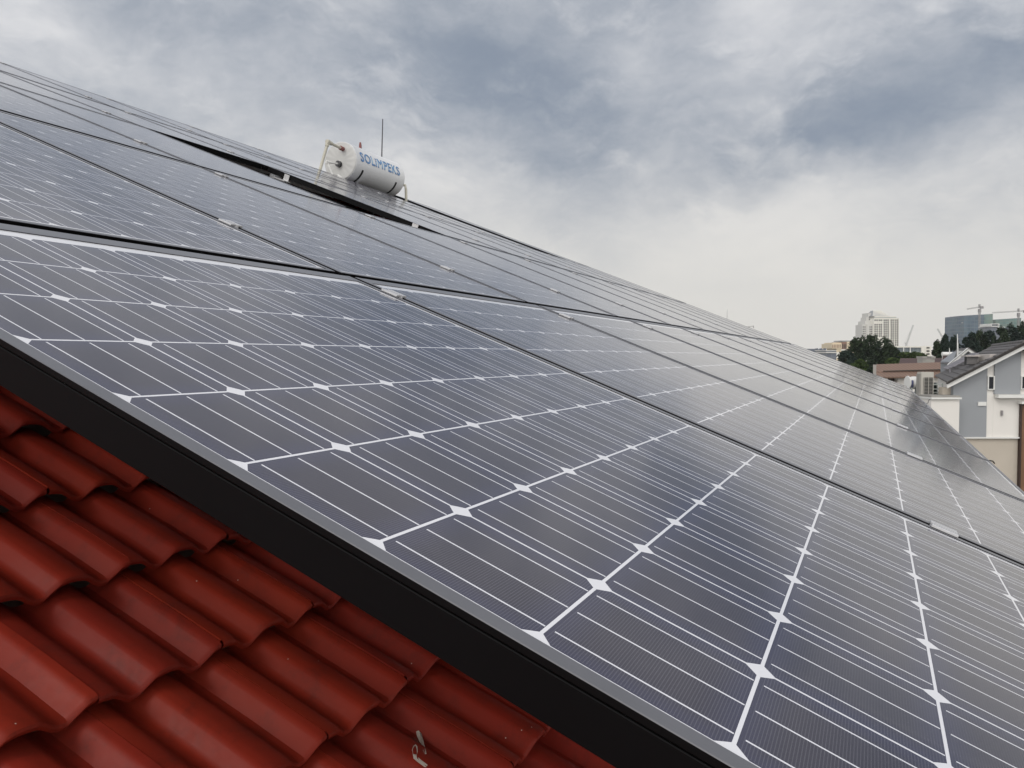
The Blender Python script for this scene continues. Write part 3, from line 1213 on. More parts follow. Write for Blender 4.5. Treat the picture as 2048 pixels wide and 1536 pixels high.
q = H.mb()
q.prism([(qx(1957.5), d2 - 1.0, qz(738)), (qx(1992), d2 - 1.0, qz(730)), (qx(1992), d2 - 1.0, qz(707.8)), (qx(1957.5), d2 - 1.0, qz(709))], (0.5, 2.2, 0))
q.prism([(qx(1929), d2 - 0.15, qz(713.0)), (qx(1958), d2 - 0.15, qz(713.0)), (qx(1958), d2 - 0.15, qz(710.8)), (qx(1929), d2 - 0.15, qz(710.8))], (0.8, 2.0, 0))
H.part('dormer', q, 'pale_wall')
q = H.mb()
q.box(qx(1935), qx(1957), d2 + 0.06, d2 + 0.3, qz(730), qz(713.2))
lv = H.part('louvre_box', q, 'ac_dark')
q = H.mb()
for i in range(7):
    y = 714.5 + i * 2.1
    q.box(qx(1934.5), qx(1957.2), d2 - 0.02, d2 + 0.055, qz(y + 1.3), qz(y))
H.part('slats', q, 'louvre', lv)

# wire mesh lying along the roof's far edge
mb0 = on_roof(0.9, 9.0)
q = MB(mb0)
for i in range(15):
    t = 7.0 + i * 0.42
    s_a = 0.88 - max(0, (7.8 - t)) * 0.1
    q.bar(on_roof(0.42, t, 0.30), on_roof(s_a, t, 0.30), 0.035)
for i in range(11):
    s = 0.42 + i * 0.046
    q.bar(on_roof(s, 7.0, 0.33), on_roof(s, 12.9, 0.33), 0.035)
for (s, t) in ((0.45, 7.2), (0.45, 12.7), (0.85, 7.3), (0.85, 12.7)):
    q.bar(on_roof(s, t, 0.03), on_roof(s, t, 0.29), 0.05)
single('wire_mesh', 'wire grid panel lying on the dark tiled roof slope of the gabled house', 'wire mesh', mb0, q, 'mesh_wire')

# air conditioner on the parapet
d3 = D + 0.6


def ax(x):
    return at(x, 713, d3).x


def az_(y):
    return at(1860, y, d3).z


AC = Thing('air_conditioner', 'tall cream outdoor air conditioner unit with dark slatted grille on annex roof', 'air conditioner', (ax(1857), d3, az_(789.7)))
q = AC.mb()
q.box(ax(1843.5), ax(1868.2), d3, d3 + 0.45, az_(789.6), az_(744))
AC.part('casing', q, 'ac')
q = AC.mb()
q.box(ax(1841), ax(1843.4), d3 + 0.05, d3 + 0.4, az_(789.6), az_(748))
AC.part('side_panel', q, 'concrete')
q = AC.mb()
q.box(ax(1847.8), ax(1866), d3 - 0.03, d3 - 0.003, az_(788), az_(755))
gr_ = AC.part('coil', q, 'ac_dark')
q = AC.mb()
for i in range(11):
    y = 757 + i * 2.85
    q.box(ax(1847.6), ax(1866.2), d3 - 0.05, d3 - 0.033, az_(y + 0.45), az_(y))
for x in (1847.4, 1856.6, 1865.7):
    q.box(ax(x), ax(x + 0.75), d3 - 0.07, d3 - 0.052, az_(788.2), az_(754.8))
AC.part('grille', q, 'ac', gr_)

# metal rack between the air conditioner and the house
RK = Thing('metal_rack', 'grey green metal shelf rack between air conditioner and gabled house', 'rack', (ax(1880), d3 + 0.3, az_(789.7)))
for y in (768.5, 777.5, 784.5):
    q = RK.mb()
    q.box(ax(1869), ax(1890), d3 + 0.2, d3 + 0.7, az_(y + 2), az_(y))
    RK.part('shelf', q, 'rack')
for x in (1868.6, 1888.8):
    for dd in (0.15, 0.72):
        q = RK.mb()
        q.box(ax(x), ax(x + 1.6), d3 + dd, d3 + dd + 0.04, az_(789.7), az_(766))
        RK.part('post', q, 'rack')
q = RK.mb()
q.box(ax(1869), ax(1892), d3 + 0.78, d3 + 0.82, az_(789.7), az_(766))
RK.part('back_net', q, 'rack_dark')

# white wrapped drum
DR = Thing('plastic_drum', 'white plastic wrapped drum with blue marks left of the air conditioner', 'drum', (ax(1829), d3 + 0.9, az_(789.7)))
d4 = d3 + 1.2
r4 = (at(1829, 752, d4).z - at(1829, 779, d4).z) / 2
zc = at(1829, 765.5, d4).z
xa, xb = at(1815, 713, d4).x, at(1842, 713, d4).x
q = DR.mb()
q.tube([(xa, d4, zc), (xa + 0.04, d4, zc), (xa + 0.06, d4, zc), (xa + 0.2, d4, zc), (xa + 0.24, d4, zc), (xb - 0.3, d4, zc), (xb - 0.25, d4, zc), (xb, d4, zc)],
       [r4, r4 * 1.04, r4 * 0.86, r4 * 0.85, r4 * 0.93, r4 * 0.95, r4 * 0.9, r4 * 0.88], 22)
DR.part('body', q, 'trim', None, True)
q = DR.mb()
for (px0, px1, py0, py1) in ((1818.4, 1821.6, 760, 777), (1832.2, 1834, 767, 770.5), (1835.6, 1841, 766.5, 770.5), (1829, 1831, 768, 770)):
    a0_, a1_ = math.asin(max(-1, min(1, (765.5 - py1) / 13.4))), math.asin(max(-1, min(1, (765.5 - py0) / 13.4)))
    X0, X1 = at(px0, 713, d4).x, at(px1, 713, d4).x
    n_ = 6
    vv = []
    for i in range(n_ + 1):
        a = a0_ + (a1_ - a0_) * i / n_
        for X in (X0, X1):
            for rr in (0.8, 0.99):
                vv.append((X, d4 - r4 * rr * math.cos(a), zc + r4 * rr * math.sin(a)))
    ff = []
    for i in range(n_):
        o_ = i * 4
        ff += [(o_ + 1, o_ + 3, o_ + 7, o_ + 5), (o_, o_ + 1, o_ + 5, o_ + 4), (o_ + 2, o_ + 6, o_ + 7, o_ + 3)]
    q.add(vv, ff)
DR.part('print', q, 'drum_blue')
q = DR.mb()
for x in (xa + 0.12, xb - 0.12):
    q.box(x - 0.04, x + 0.04, d4 - 0.3, d4 + 0.3, az_(789.6), zc - r4 * 0.7)
DR.part('cradle', q, 'rack')

# --- small gable behind
d5 = 62.0


def bx(x):
    return at(x, 713, d5).x


def bz(y):
    return at(1932, y, d5).z


G2 = Thing('rear_gable_house', 'white edged gable of a grey tiled house behind the wire mesh', 'house', (bx(1932), d5, 0))
q = G2.mb()
q.prism([(bx(x), d5 + 0.1, z) for x, z in [(1903, 0), (1962, 0), (1962, bz(722)), (1932, bz(702)), (1903, bz(724))]], (4, 9, 0))
G2.part('wall', q, 'wall_grey')
for xe, ye in ((1893, 729), (1962, 716)):
    q = G2.mb()
    q.prism([(bx(x), d5 - 0.3, bz(y)) for x, y in [(1932, 696), (xe, ye), (xe + (2 if xe < 1932 else -2), ye + 5.5), (1932, 702)]], (0, 0.2, 0))
    G2.part('bargeboard', q, 'trim')
    q = G2.mb()
    q.prism([(bx(x), d5 - 0.4, bz(y)) for x, y in [(1932, 695), (xe, ye - 1.2), (xe, ye - 0.3), (1932, 695.9)]], (4.4, 9.6, 0))
    G2.part('roof_slope', q, 'roof_grey')
q = G2.mb()
q.box(bx(1944), bx(1954), d5 + 1.0, d5 + 2.0, bz(716), bz(701.5))
G2.part('chimney', q, 'trim')
for (x, yt, yb, d, nm, lab) in ((1915.7, 668, 718, 63.0, 'antenna_mast', 'tall thin white mast behind the small white gable'),
                                (1899.6, 696, 722, 78.0, 'antenna_mast', 'short thin pole beside the white cylinder tank')):
    b0 = at(x, yb, d)
    t0 = at(x - 0.8, yt, d)
    q = MB(b0)
    q.tube([b0, b0.lerp(t0, 0.6), t0], [0.07, 0.05, 0.02], 8)
    single(nm, lab, 'mast', b0, q, 'trim', None, True)

# --- white cylinder heater on a frame
d6 = 80.0
WH = Thing('water_heater', 'white cylinder water heater on thin legs before the cone trees', 'water heater', at(1896, 727, d6))
c0, c1 = at(1884, 708, d6), at(1908, 708, d6)
q = WH.mb()
q.tube([c0, c0 + Vector((0.02, 0, 0)), c1 - Vector((0.02, 0, 0)), c1], [0.15, 0.2, 0.2, 0.15], 14)
WH.part('tank', q, 'trim', None, True)
for x in (1885, 1891, 1903, 1907):
    q = WH.mb()
    q.bar(at(x, 709, d6), at(x - 1, 731, d6), 0.05)
    WH.part('leg', q, 'trim')
q = WH.mb()
q.prism([at(1886, 712, d6), at(1907, 712, d6), at(1905, 727, d6 - 1.0), at(1884, 727, d6 - 1.0)], (0, 0.05, -0.05))
WH.part('collector', q, 'roof_brown')

# --- pink roofed house
d7 = 86.0
PK = Thing('pink_roof_house', 'long low house with a faded pink tiled roof left of air conditioner', 'house', (at(1825, 713, d7).x, d7, 0))
q = PK.mb()
for (pts, z) in (([(1753, 728.5, 4.6), (1905, 723.5, 4.6), (1905, 739, 1.6), (1767, 743.5, 1.6), (1753, 743.6, 1.6)], 0), ([(1753, 743.0, 1.9), (1905, 741.0, 1.9), (1905, 752, 0), (1753, 754, 0)], 0)):
    ps = [at(x, y, d7 + dd) for x, y, dd in pts]
    q.prism(ps, (0, 0.05, -0.16))
PK.part('roof', q, 'roof_pink')
q = PK.mb()
q.box(at(1757, 713, d7).x, at(1784, 713, d7).x, d7 + 0.9, d7 + 8, 0, at(1800, 754.5, d7 + .9).z)
q.box(at(1804, 713, d7).x, at(1905, 713, d7).x, d7 + 0.9, d7 + 8, 0, at(1800, 754.5, d7 + .9).z)
q.box(at(1757, 713, d7).x + .01, at(1905, 713, d7).x - .01, d7 + 3.0, d7 + 7.9, 0, at(1800, 752, d7 + 3).z)
PK.part('wall', q, 'wall_white')
q = PK.mb()
q.box(at(1784, 713, d7).x, at(1804, 713, d7).x, d7 + 1.6, d7 + 2.9, 0, at(1800, 755, d7 + 1.6).z)
PK.part('porch_opening', q, 'wood_dark')
q = PK.mb()
q.prism([at(1767, 741.5, d7 + 1.4), at(1905, 737.8, d7 + 1.4), at(1905, 739.8, d7 + 1.4), at(1767, 743.2, d7 + 1.4)], (0, 0.08, 0))
PK.part('fascia', q, 'soffit')

d8 = 104.0
BR = Thing('brown_roof_house', 'house with a dark brown tiled roof showing above the pink roof', 'house', (at(1850, 713, d8).x, d8, 0))
q = BR.mb()
q.prism([at(1801, 716.5, d8 + 3), at(1925, 716.0, d8 + 3), at(1930, 729, d8), at(1797, 730, d8)], (0, 0.06, -0.2))
BR.part('roof', q, 'roof_brown')
q = BR.mb()
q.box(at(1802, 713, d8).x, at(1922, 713, d8).x, d8 + 0.6, d8 + 8, 0, at(1800, 730.5, d8).z)
BR.part('wall', q, 'wall_dark')

d9 = 92.0
CB = Thing('concrete_box', 'pale concrete chimney block with notched top on the pink roof', 'chimney', at(1857.5, 727, d9))
q = CB.mb()
q.box(at(1845, 713, d9).x, at(1869.5, 713, d9).x, d9, d9 + 1.2, at(1857, 735, d9).z, at(1857, 717, d9).z)
CB.part('block', q, 'concrete')
for (xa_, xb_) in ((1844.2, 1852), (1862.5, 1870.3)):
    q = CB.mb()
    q.box(at(xa_, 713, d9).x, at(xb_, 713, d9).x, d9 - 0.1, d9 + 1.3, at(1857, 716.9, d9).z, at(1857, 712.5, d9).z)
    CB.part('cap_block', q, 'concrete')

# --- trees
def leaf_cloud(q, tones, blobs, n, size, rnd):
    tot = sum(b[3] * b[4] * b[5] for b in blobs)
    for (cx, cy, cz, rx, ry, rz, cone) in blobs:
        cnt = int(n * (rx * ry * rz) / tot) + 20
        # sub-clumps give the crown its uneven outline
        cl = []
        for _ in range(36):
            th = rnd.uniform(0, 2 * math.pi)
            u_ = rnd.uniform(-0.55, 1)
            rr_ = math.sqrt(max(0, 1 - u_ * u_)) * rnd.uniform(0.6, 0.98)
            if cone:
                rr_ *= (1 - 0.62 * (u_ + 0.55) / 1.55)
            cl.append((rr_ * math.cos(th), rr_ * math.sin(th), u_ * rnd.uniform(0.86, 1.0), rnd.uniform(0.20, 0.36), rnd.random()))
        for _ in range(cnt):
            c_ = rnd.choice(cl)
            g = Vector((rnd.gauss(0, 1), rnd.gauss(0, 1), rnd.gauss(0, 1))).normalized() * c_[3] * rnd.uniform(0.35, 1.0)
            p = Vector((cx + (c_[0] + g.x) * rx, cy + (c_[1] + g.y) * ry, cz + (c_[2] + g.z) * rz))
            ax_ = Vector((rnd.gauss(0, 1), rnd.gauss(0, 1), rnd.gauss(0, 0.7))).normalized()
            bx_ = ax_.cross(Vector((rnd.gauss(0, 1), rnd.gauss(0, 1), rnd.gauss(0, 1)))).normalized()
            s_ = size * rnd.uniform(0.6, 1.35)
            q.add([p - ax_ * s_, p - bx_ * s_ * 0.55, p + ax_ * s_, p + bx_ * s_ * 0.55], [(0, 1, 2, 3)])
            tones.append(min(1, max(0, 0.55 * c_[4] + 0.45 * rnd.random())))


def tree(label, blobs_px, d, material, n=1500, cone=False, seed=1, name='tree', group='trees beyond the array', cat='tree', size=0.23):
    rnd = random.Random(seed)
    xs_ = [b[0] for b in blobs_px]
    bx0 = sum(xs_) / len(xs_)
    base = Vector((at(bx0, 713, d).x, d, 0))
    T = Thing(name, label, cat, base, group)
    kk = d / F_PX
    bl = []
    for (x, yt, yb, hw_) in blobs_px:
        c = at(x, (yt + yb) / 2, d)
        bl.append((c.x, d + rnd.uniform(-1, 1) * kk * hw_ * 0.3, c.z, hw_ * kk, hw_ * kk * 0.9, (yb - yt) / 2 * kk, cone))
    q = T.mb()
    tn = []
    leaf_cloud(q, tn, bl, int(n * 2.6), size * d / 160, rnd)
    me = bpy.data.meshes.new('crown')
    me.from_pydata(q.v, [], q.f)
    me.materials.append(M[material])
    a_ = me.attributes.new('leaf_tone', 'FLOAT', 'FACE')
    a_.data.foreach_set('value', tn)
    o = bpy.data.objects.new('crown', me)
    COL.objects.link(o)
    o.parent = T.o
    q = T.mb()
    ctop = max(b[2] for b in bl)
    q.tube([base, base.lerp(Vector((bl[0][0], bl[0][1], ctop)), 0.5), Vector((bl[0][0], bl[0][1], ctop))], [0.35 * d / 160, 0.25 * d / 160, 0.08], 8)
    for b in bl:
        q.tube([base + Vector((0, 0, b[2] * 0.45)), Vector((b[0], b[1], b[2] + b[5] * 0.3))], [0.18 * d / 160, 0.05], 6)
    T.part('trunk', q, 'bark', None, True)
    return T


tree('dark round-topped tree left of the white tower, leftmost of three domes', [(1720, 675, 735, 21), (1708, 693, 745, 22)], 172, 'leaf_dark', 2600, seed=11)
tree('dark round-topped tree before the white tower, middle of three domes', [(1743, 673, 735, 21), (1738, 699, 752, 27)], 168, 'leaf_dark', 2800, seed=12)
tree('broad dark tree overlapping the white tower, rightmost of three domes', [(1767, 678, 735, 22), (1781, 692, 745, 22), (1762, 705, 755, 28)], 165, 'leaf_dark', 3200, seed=13)
tree('low dark tree at the left foot of the three domed trees', [(1690, 702, 745, 18), (1702, 715, 755, 20)], 160, 'leaf_teal', 1500, seed=14)
tree('lighter green bush below the three domed trees', [(1722, 722, 752, 18), (1710, 728, 756, 16)], 140, 'leaf_mid', 1300, seed=15, name='bush', cat='bush', group='bushes beyond the array')
tree('dark shrub at the left end of the pink roof', [(1745, 735, 772, 16), (1738, 748, 785, 18)], 120, 'leaf_dark', 1300, seed=16, name='bush', cat='bush', group='bushes beyond the array')
tree('small bright green bush just above the pink roof', [(1785, 717, 735, 14), (1797, 718, 735, 10)], 135, 'leaf_mid', 1000, seed=17, name='bush', cat='bush', group='bushes beyond the array')
tree('long clipped green hedge in front of the glass banded building', [(1800, 705, 722, 14), (1815, 706, 722, 14), (1830, 705, 722, 14), (1842, 706, 722, 10)], 180, 'leaf_mid', 1900, seed=18, name='hedge', cat='hedge', group='bushes beyond the array')
tree('cone shaped dark tree, leftmost of the three cones', [(1872, 684, 735, 12)], 150, 'leaf_dark', 1300, True, 21)
tree('tall cone shaped dark tree, middle of the three cones', [(1891, 674, 735, 13)], 155, 'leaf_teal', 1500, True, 22)
tree('cone shaped dark tree crossed by the thin white mast', [(1909, 673, 735, 13)], 158, 'leaf_teal', 1500, True, 23)
for i, (x, yt, hw_, lab) in enumerate([
        (1938, 670, 17, 'dark tree at the left foot of the blue glass tower'),
        (1957, 666, 15, 'dark tree in front of the middle of the blue glass tower'),
        (1977, 662, 14, 'dark tree below the right corner of the blue glass tower'),
        (1999, 657, 17, 'bushy dark tree below the white stepped building'),
        (2020, 651, 17, 'tall dark tree in front of the green glass tower'),
        (2042, 649, 18, 'tallest dark tree, at the right end of the tree line'),
        (2066, 652, 18, 'dark tree just outside the right end of the tree line')]):
    tree(lab, [(x, yt, 722, hw_), (x + 6, yt + 22, 735, hw_ + 4)], 160 + (i % 3) * 5, 'leaf_dark' if i % 2 else 'leaf_teal', 2100, seed=31 + i)

# --- far buildings
def far(name, label, d, x, cat='building'):
    return Thing(name, label, cat, (at(x, 713, d).x, d, 0))


def fbox(T, q, x0, x1, y0, y1, d, depth, y_is_ground=False):
    z0 = 0 if y_is_ground else at(1800, y1, d).z
    q.box(at(x0, 713, d).x, at(x1, 713, d).x, d, d + depth, z0, at(1800, y0, d).z)


dT_ = 1100.0
TW_ = far('white_tower', 'tall cream tower block with a grey truncated pyramid roof', dT_, 1762)
q = TW_.mb()
fbox(TW_, q, 1746.5, 1796.8, 636.5, 0, dT_, 34, True)
TW_.part('main_block', q, 'tower')
q = TW_.mb()
fbox(TW_, q, 1748.5, 1791.5, 632.5, 636.5, dT_ + 2, 28)
TW_.part('attic', q, 'tower')
q = TW_.mb()
fbox(TW_, q, 1746.9, 1792, 634.4, 635.6, dT_ - 0.8, 0.7)
TW_.part('cornice', q, 'tower_roof')
q = TW_.mb()
fbox(TW_, q, 1733.8, 1746.4, 648.5, 0, dT_ + 4, 26, True)
fbox(TW_, q, 1729, 1746.3, 642, 0, dT_ + 8, 22, True)
fbox(TW_, q, 1735.5, 1748, 626, 0, dT_ + 12, 20, True)
fbox(TW_, q, 1723.8, 1733.7, 649.2, 0, dT_ + 6, 22, True)
fbox(TW_, q, 1731.5, 1736, 634.5, 0, dT_ + 13, 18, True)
TW_.part('stepped_wing', q, 'tower_side')
q = TW_.mb()
xa_, xb_, xc_, xd_ = (at(v, 713, dT_).x for v in (1745.5, 1779.5, 1752.5, 1767.5))
zb_, zt_ = at(1760, 632.4, dT_).z, at(1760, 620.3, dT_).z
q.add([(xa_, dT_ + 3, zb_), (xb_, dT_ + 3, zb_), (xb_, dT_ + 27, zb_), (xa_, dT_ + 27, zb_),
       (xc_, dT_ + 11, zt_), (xd_, dT_ + 11, zt_), (xd_, dT_ + 19, zt_), (xc_, dT_ + 19, zt_)],
      [(0, 3, 2, 1), (4, 5, 6, 7), (0, 1, 5, 4), (1, 2, 6, 5), (2, 3, 7, 6), (3, 0, 4, 7)])
pr_ = TW_.part('roof', q, 'tower_roof')
q = TW_.mb()
for i in range(11):
    t = (i + 0.5) / 11
    q.bar(Vector((xa_ + (xb_ - xa_) * t, dT_ + 2.8, zb_)), Vector((xc_ + (xd_ - xc_) * t, dT_ + 10.8, zt_)), 0.7)
TW_.part('roof_ribs', q, 'tower', pr_)
cols_ = [1750.2, 1754.2, 1759, 1762.7, 1768.6, 1772.3, 1776.2, 1782.6, 1786.4, 1791.2, 1795.2]
rows_ = [640.5, 645, 649.5, 654, 658.6, 663, 667.5, 672, 676.6, 681.2, 685.4, 689.8]
winm = {}


def far_window(T, d, x, y, wpx, hpx, cache, material='tower_pane'):
    key = (d, wpx, hpx)
    p = at(x, y, d)
    if key not in cache:
        q = MB()
        ww, hh = wpx * d / F_PX / 2, hpx * d / F_PX / 2
        q.box(-ww, ww, -0.25, 0.2, -hh, hh)
        o = q.build('window', M[material], T.o)
        cache[key] = o
    else:
        o = cache[key].copy()
        COL.objects.link(o)
        o.parent = T.o
    o.location = p - T.b
    return o


spots = [(x, y) for y in rows_ for x in cols_ if not (y == 645 and x < 1766)]
spots = [(x, y) for (x, y) in spots if not (x < 1766 and y > 672) and not (x < 1770 and y > 680)]
for (x, y) in spots[:100]:
    far_window(TW_, dT_, x, y, 2.5, 3.0, winm)
q = TW_.mb()
for (x, y) in spots[100:]:
    p = at(x, y, dT_)
    q.box(p.x - .85, p.x + .85, dT_ - .25, dT_ + .2, p.z - 1.02, p.z + 1.02)
for y in rows_[3:]:
    for x, dd in ((1726.5, 6), (1729.8, 6), (1740, 4), (1743.3, 4)):
        p = at(x, y, dT_ + dd)
        q.box(p.x - .6, p.x + .6, dT_ + dd - .25, dT_ + dd + .2, p.z - .85, p.z + .85)
for y in (634, 638.5):
    p = at(1739, y, dT_ + 12)
    q.box(p.x - .7, p.x + .7, dT_ + 12 - .25, dT_ + 12 + .2, p.z - .9, p.z + .9)
tag(TW_.part('small_windows', q, 'tower_pane'), kind='stuff')

dY = 900.0
YB = far('ochre_building', 'low ochre building with tall narrow windows left of the trees', dY, 1690)
q = YB.mb()
fbox(YB, q, 1663.5, 1683, 687.3, 697, dY, 30)
fbox(YB, q, 1666, 1683, 685.3, 687.3, dY + 2, 26)
fbox(YB, q, 1673, 1683, 697, 0, dY + 1, 28, True)
fbox(YB, q, 1694, 1722, 683.3, 0, dY, 30, True)
YB.part('ochre_wall', q, 'ochre')
q = YB.mb()
fbox(YB, q, 1683, 1694, 684, 0, dY + 1.5, 28, True)
YB.part('brown_bay', q, 'redbrown')
q = YB.mb()
fbox(YB, q, 1682.5, 1722, 681, 683.2, dY + 3, 22)
YB.part('roof', q, 'tower_roof')
q = YB.mb()
fbox(YB, q, 1682.7, 1714, 698.5, 701.5, dY - 2, 2)
fbox(YB, q, 1674, 1684, 704.5, 716, dY - 60, 6)
YB.part('base_band', q, 'tower')
c_ = {}
for x in (1665.5, 1668.6, 1671.6, 1674.6, 1677.6, 1680.6):
    far_window(YB, dY, x, 692.3, 1.3, 6.5, c_, 'redbrown')
for x in (1685.5, 1688.5, 1691.6):
    far_window(YB, dY + 1.5, x, 692.5, 1.5, 9, c_)
for y in (687.4, 692.5, 696.5):
    for x in (1696.3, 1699.5, 1703.3, 1707):
        far_window(YB, dY, x, y, 1.5, 1.7 if y != 692.5 else 3.0, c_)

SB = far('dark_glass_block', 'low dark blue grey glass office block at the left of the skyline', 700.0, 1632)
q = SB.mb()
fbox(SB, q, 1606, 1635.5, 697.5, 0, 700, 30, True)
SB.part('long_wing', q, 'slate')
q = SB.mb()
fbox(SB, q, 1635.6, 1652, 698.5, 0, 696, 30, True)
SB.part('end_wing', q, 'bluegrey')
for x in (1634, 1642, 1650):
    q = SB.mb()
    fbox(SB, q, x, x + 2.2, 696.6, 698.6, 702, 4)
    SB.part('roof_vent', q, 'bluegrey')
SG = far('grey_slab_building', 'grey office slab with a pale horizontal band beside the ochre building', 640.0, 1662)
q = SG.mb()
fbox(SG, q, 1652.2, 1672.5, 706, 0, 640, 24, True)
SG.part('glass_wall', q, 'slate')
q = SG.mb()
fbox(SG, q, 1652, 1672.8, 703.8, 705.9, 639, 25)
fbox(SG, q, 1652, 1672.8, 700, 701.4, 640, 24)
SG.part('pale_band', q, 'tower_side')
q = SG.mb()
fbox(SG, q, 1652.4, 1672.4, 701.4, 703.7, 640.4, 23)
SG.part('upper_band', q, 'slate')

dG = 430.0
GB_ = far('glass_band_building', 'long low building with a pale frame and grey glass bays', dG, 1820)
q = GB_.mb()
fbox(GB_, q, 1784, 1848.8, 692.4, 695, dG - 0.6, 20)
fbox(GB_, q, 1842.8, 1848.8, 695, 0, dG - 0.5, 20, True)
GB_.part('frame', q, 'tower')
q = GB_.mb()
fbox(GB_, q, 1784, 1842.7, 695.1, 0, dG + 0.3, 18, True)
GB_.part('glass_wall', q, 'band_glass')
for x in (1794.3, 1807.5, 1820.8):
    q = GB_.mb()
    fbox(GB_, q, x - 0.65, x + 0.65, 695.05, 0, dG - 0.5, 0.7, True)
    GB_.part('pillar', q, 'trim')
q = GB_.mb()
fbox(GB_, q, 1849, 1862.5, 692, 0, dG + 2, 16, True)
GB_.part('annex', q, 'tower')
c_ = {}
for y in (695.6, 702, 708):
    far_window(GB_, dG + 2, 1855.8, y, 5.6, 2.6, c_)

dB = 900.0


def slab(T, q, x0, x1, ytl, ytr, d, depth):
    za, zb2 = at(x0, ytl, d).z, at(x1, ytr, d).z
    X0, X1 = at(x0, 713, d).x, at(x1, 713, d).x
    q.prism([(X0, d, 0), (X1, d, 0), (X1, d, zb2), (X0, d, za)], (0, depth, 0))


B1 = far('blue_glass_tower', 'dark blue glass tower under a tower crane, still being built', dB, 1955)
q = B1.mb()
slab(B1, q, 1927, 1966.4, 631.5, 629.3, dB, 40)
B1.part('front_wall', q, 'teal')
q = B1.mb()
slab(B1, q, 1966.5, 1984, 629.2, 628, dB + 3, 37)
B1.part('green_wall', q, 'green')
q = B1.mb()
slab(B1, q, 1926.8, 1984.1, 630.9, 627.5, dB + 4, 30)
B1.part('parapet', q, 'tower_roof')
q = B1.mb()
fbox(B1, q, 1924.5, 1926.9, 644.6, 646.2, dB + 2, 3)
B1.part('loading_platform', q, 'crane')
B2 = far('green_glass_tower', 'pale green glass building under the right hand tower crane', dB, 2015)
q = B2.mb()
slab(B2, q, 1989.5, 2040.5, 639.5, 636, dB + 20, 40)
B2.part('curtain_wall', q, 'green')
q = B2.mb()
slab(B2, q, 1989.3, 2040.7, 638.9, 635.5, dB + 24, 30)
B2.part('parapet', q, 'tower_roof')
B3 = far('stepped_white_building', 'small white stepped building between the two glass towers', 820, 1992)
q = B3.mb()
fbox(B3, q, 1981, 1998, 653, 0, 820, 20, True)
fbox(B3, q, 1996, 2016, 655.5, 0, 822, 20, True)
B3.part('grey_wall', q, 'slate')
q = B3.mb()
fbox(B3, q, 1981, 1997.5, 647.2, 648.4, 818, 20)
fbox(B3, q, 1981, 1982.2, 648.4, 653, 818, 20)
fbox(B3, q, 1996.2, 1997.5, 648.4, 651.5, 818, 20)
fbox(B3, q, 1981, 1996, 652, 653.4, 818, 22)
fbox(B3, q, 1995, 2008, 653.4, 655, 819, 20)
B3.part('white_frame', q, 'trim')
q = B3.mb()
fbox(B3, q, 1982.3, 1996.1, 648.5, 651.9, 820, 16)
B3.part('recess', q, 'slate')

# --- cranes


def lattice(q, p, r, wd, n, bar):
    """square lattice boom between two points"""
    p, r = Vector(p), Vector(r)
    d = (r - p).normalized()
    up = Vector((0, 0, 1)) if abs(d.z) < 0.9 else Vector((0, 1, 0))
    s = d.cross(up).normalized() * wd / 2
    t = s.cross(d).normalized() * wd / 2
    bar *= 0.62
    cs_ = [s + t, s - t, -s - t, -s + t]
    for c in cs_:
        q.bar(p + c, r + c, bar)
    for i in range(n):
        a0, a1 = p.lerp(r, i / n), p.lerp(r, (i + 1) / n)
        for j in range(4):
            c, e = cs_[j], cs_[(j + 1) % 4]
            q.bar(a0 + c, a1 + e, bar * 0.7) if i % 2 else q.bar(a0 + e, a1 + c, bar * 0.7)


def hammerhead(label, d, xm, y_top, xl, yl, xr, yr, xw, yw, material='crane'):
    T = Thing('tower_crane', label, 'crane', (at(xm, 713, d).x, d, 0), 'cranes on the skyline')
    q = T.mb()
    lattice(q, (at(xm, 713, d).x, d, 0), at(xm, (yl + yr) / 2 + 2, d), 1.5, 30, 0.42)
    T.part('mast', q, material)
    q = T.mb()
    lattice(q, at(xm, (yl * 1 + yr) / 2, d), at(xm, y_top, d), 1.3, 4, 0.45)
    T.part('apex', q, material)
    q = T.mb()
    lattice(q, at(xl, yl, d), at(xr, yr, d), 1.1, 24, 0.36)
    T.part('jib', q, material)
    q = T.mb()
    c = at(xw, yw, d)
    q.box(c.x - 1.6, c.x + 1.6, d - 1, d + 1, c.z - 1.6, c.z + 0.8)
    T.part('counterweight', q, 'crane')
    q = T.mb()
    c = at(xm, (yl + yr) / 2 + 4.5, d)
    q.box(c.x - 1.1, c.x + 1.1, d - 1.5, d + 1.2, c.z - 2.6, c.z + 1.2)
    T.part('cab', q, 'crane')
    return T


hammerhead('tower crane with a long left jib above the blue glass tower', 890, 1959, 608.5, 1934, 618.3, 1966, 613, 1963.5, 614.3)
hammerhead('tower crane above the green glass tower, its jib reaching left', 905, 2037, 617, 1985, 625.5, 2052, 621.5, 2050, 622.5)


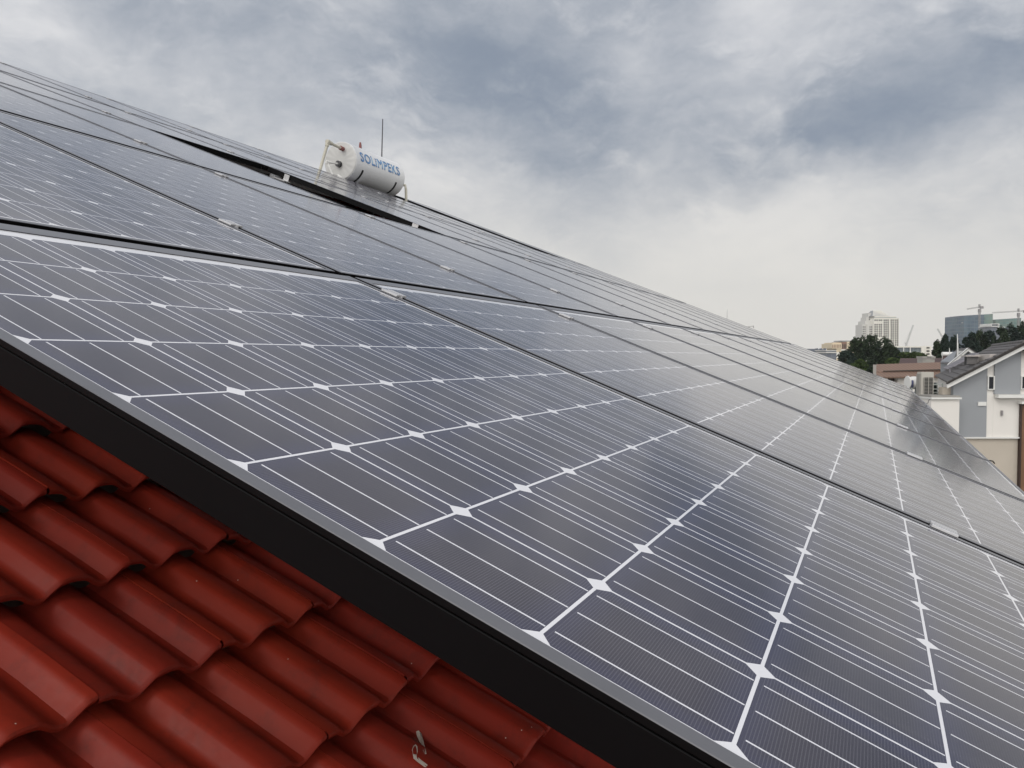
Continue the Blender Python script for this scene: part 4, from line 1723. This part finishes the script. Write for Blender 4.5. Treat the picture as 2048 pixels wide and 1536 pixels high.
def luffing(label, d, x0, y0, x1, y1, xa, ya):
    T = Thing('luffing_crane', label, 'crane', (at(x0, 713, d).x, d, 0), 'cranes on the skyline')
    p0 = at(x0, y0, d)
    q = T.mb()
    lattice(q, (p0.x, d, 0), p0, 2.2, 10, 0.5)
    T.part('mast', q, 'crane_pale')
    q = T.mb()
    lattice(q, p0, at(x1, y1, d), 1.4, 16, 0.42)
    T.part('jib', q, 'crane_pale')
    q = T.mb()
    q.bar(p0, at(xa, ya, d), 0.9)
    q.bar(at(xa, ya, d), at(x1, y1, d), 0.22)
    T.part('a_frame', q, 'crane_pale')


luffing('pale luffing crane right of the white tower, its boom raised to the right', 1150, 1812.5, 690, 1826.5, 650, 1809.5, 685)
luffing('pale luffing crane with its boom raised to the left above the cone trees', 1150, 1889, 682, 1875, 657.5, 1892, 680)
d_ = 1300
T = Thing('jib_crane', 'small grey crane jib just above the array\'s upper edge', 'crane', (at(1499, 713, d_).x, d_, 0), 'cranes on the skyline')
q = T.mb()
lattice(q, (at(1499, 713, d_).x, d_, 0), at(1498, 654, d_), 1.6, 14, 0.6)
T.part('mast', q, 'crane')
q = T.mb()
lattice(q, at(1489, 654.5, d_), at(1507.5, 652, d_), 0.9, 8, 0.4)
q.bar(at(1506.7, 652, d_), at(1507, 656, d_), 1.0)
T.part('jib', q, 'crane')
b0 = Vector((at(1454, 713, 1400).x, 1400, 0))
q = MB(b0)
q.tube([b0, at(1454, 640, 1400), at(1454.6, 619, 1400)], [1.2, 0.8, 0.5], 6)
single('radio_mast', 'very faint thin radio mast far away above the array\'s upper edge', 'mast', b0, q, 'crane_pale')

# ------------------------------------------------------------------ haze
hz = MB()
hz.box(-2700, 2700, -2700, 2700, -1.0, 125)
hm = bpy.data.materials.new('haze')
hm.use_nodes = True
hm.node_tree.nodes.clear()
t = NT(hm.node_tree)
ho = t.new('ShaderNodeOutputMaterial')
pv = t.new('ShaderNodeVolumePrincipled')
pv.inputs['Color'].default_value = (0.86, 0.87, 0.88, 1)
pv.inputs['Density'].default_value = 0.00011
t.link(pv.outputs[0], ho.inputs['Volume'])
tag(hz.build('haze', hm), 'thin pale city haze over the far skyline', 'haze', kind='stuff')
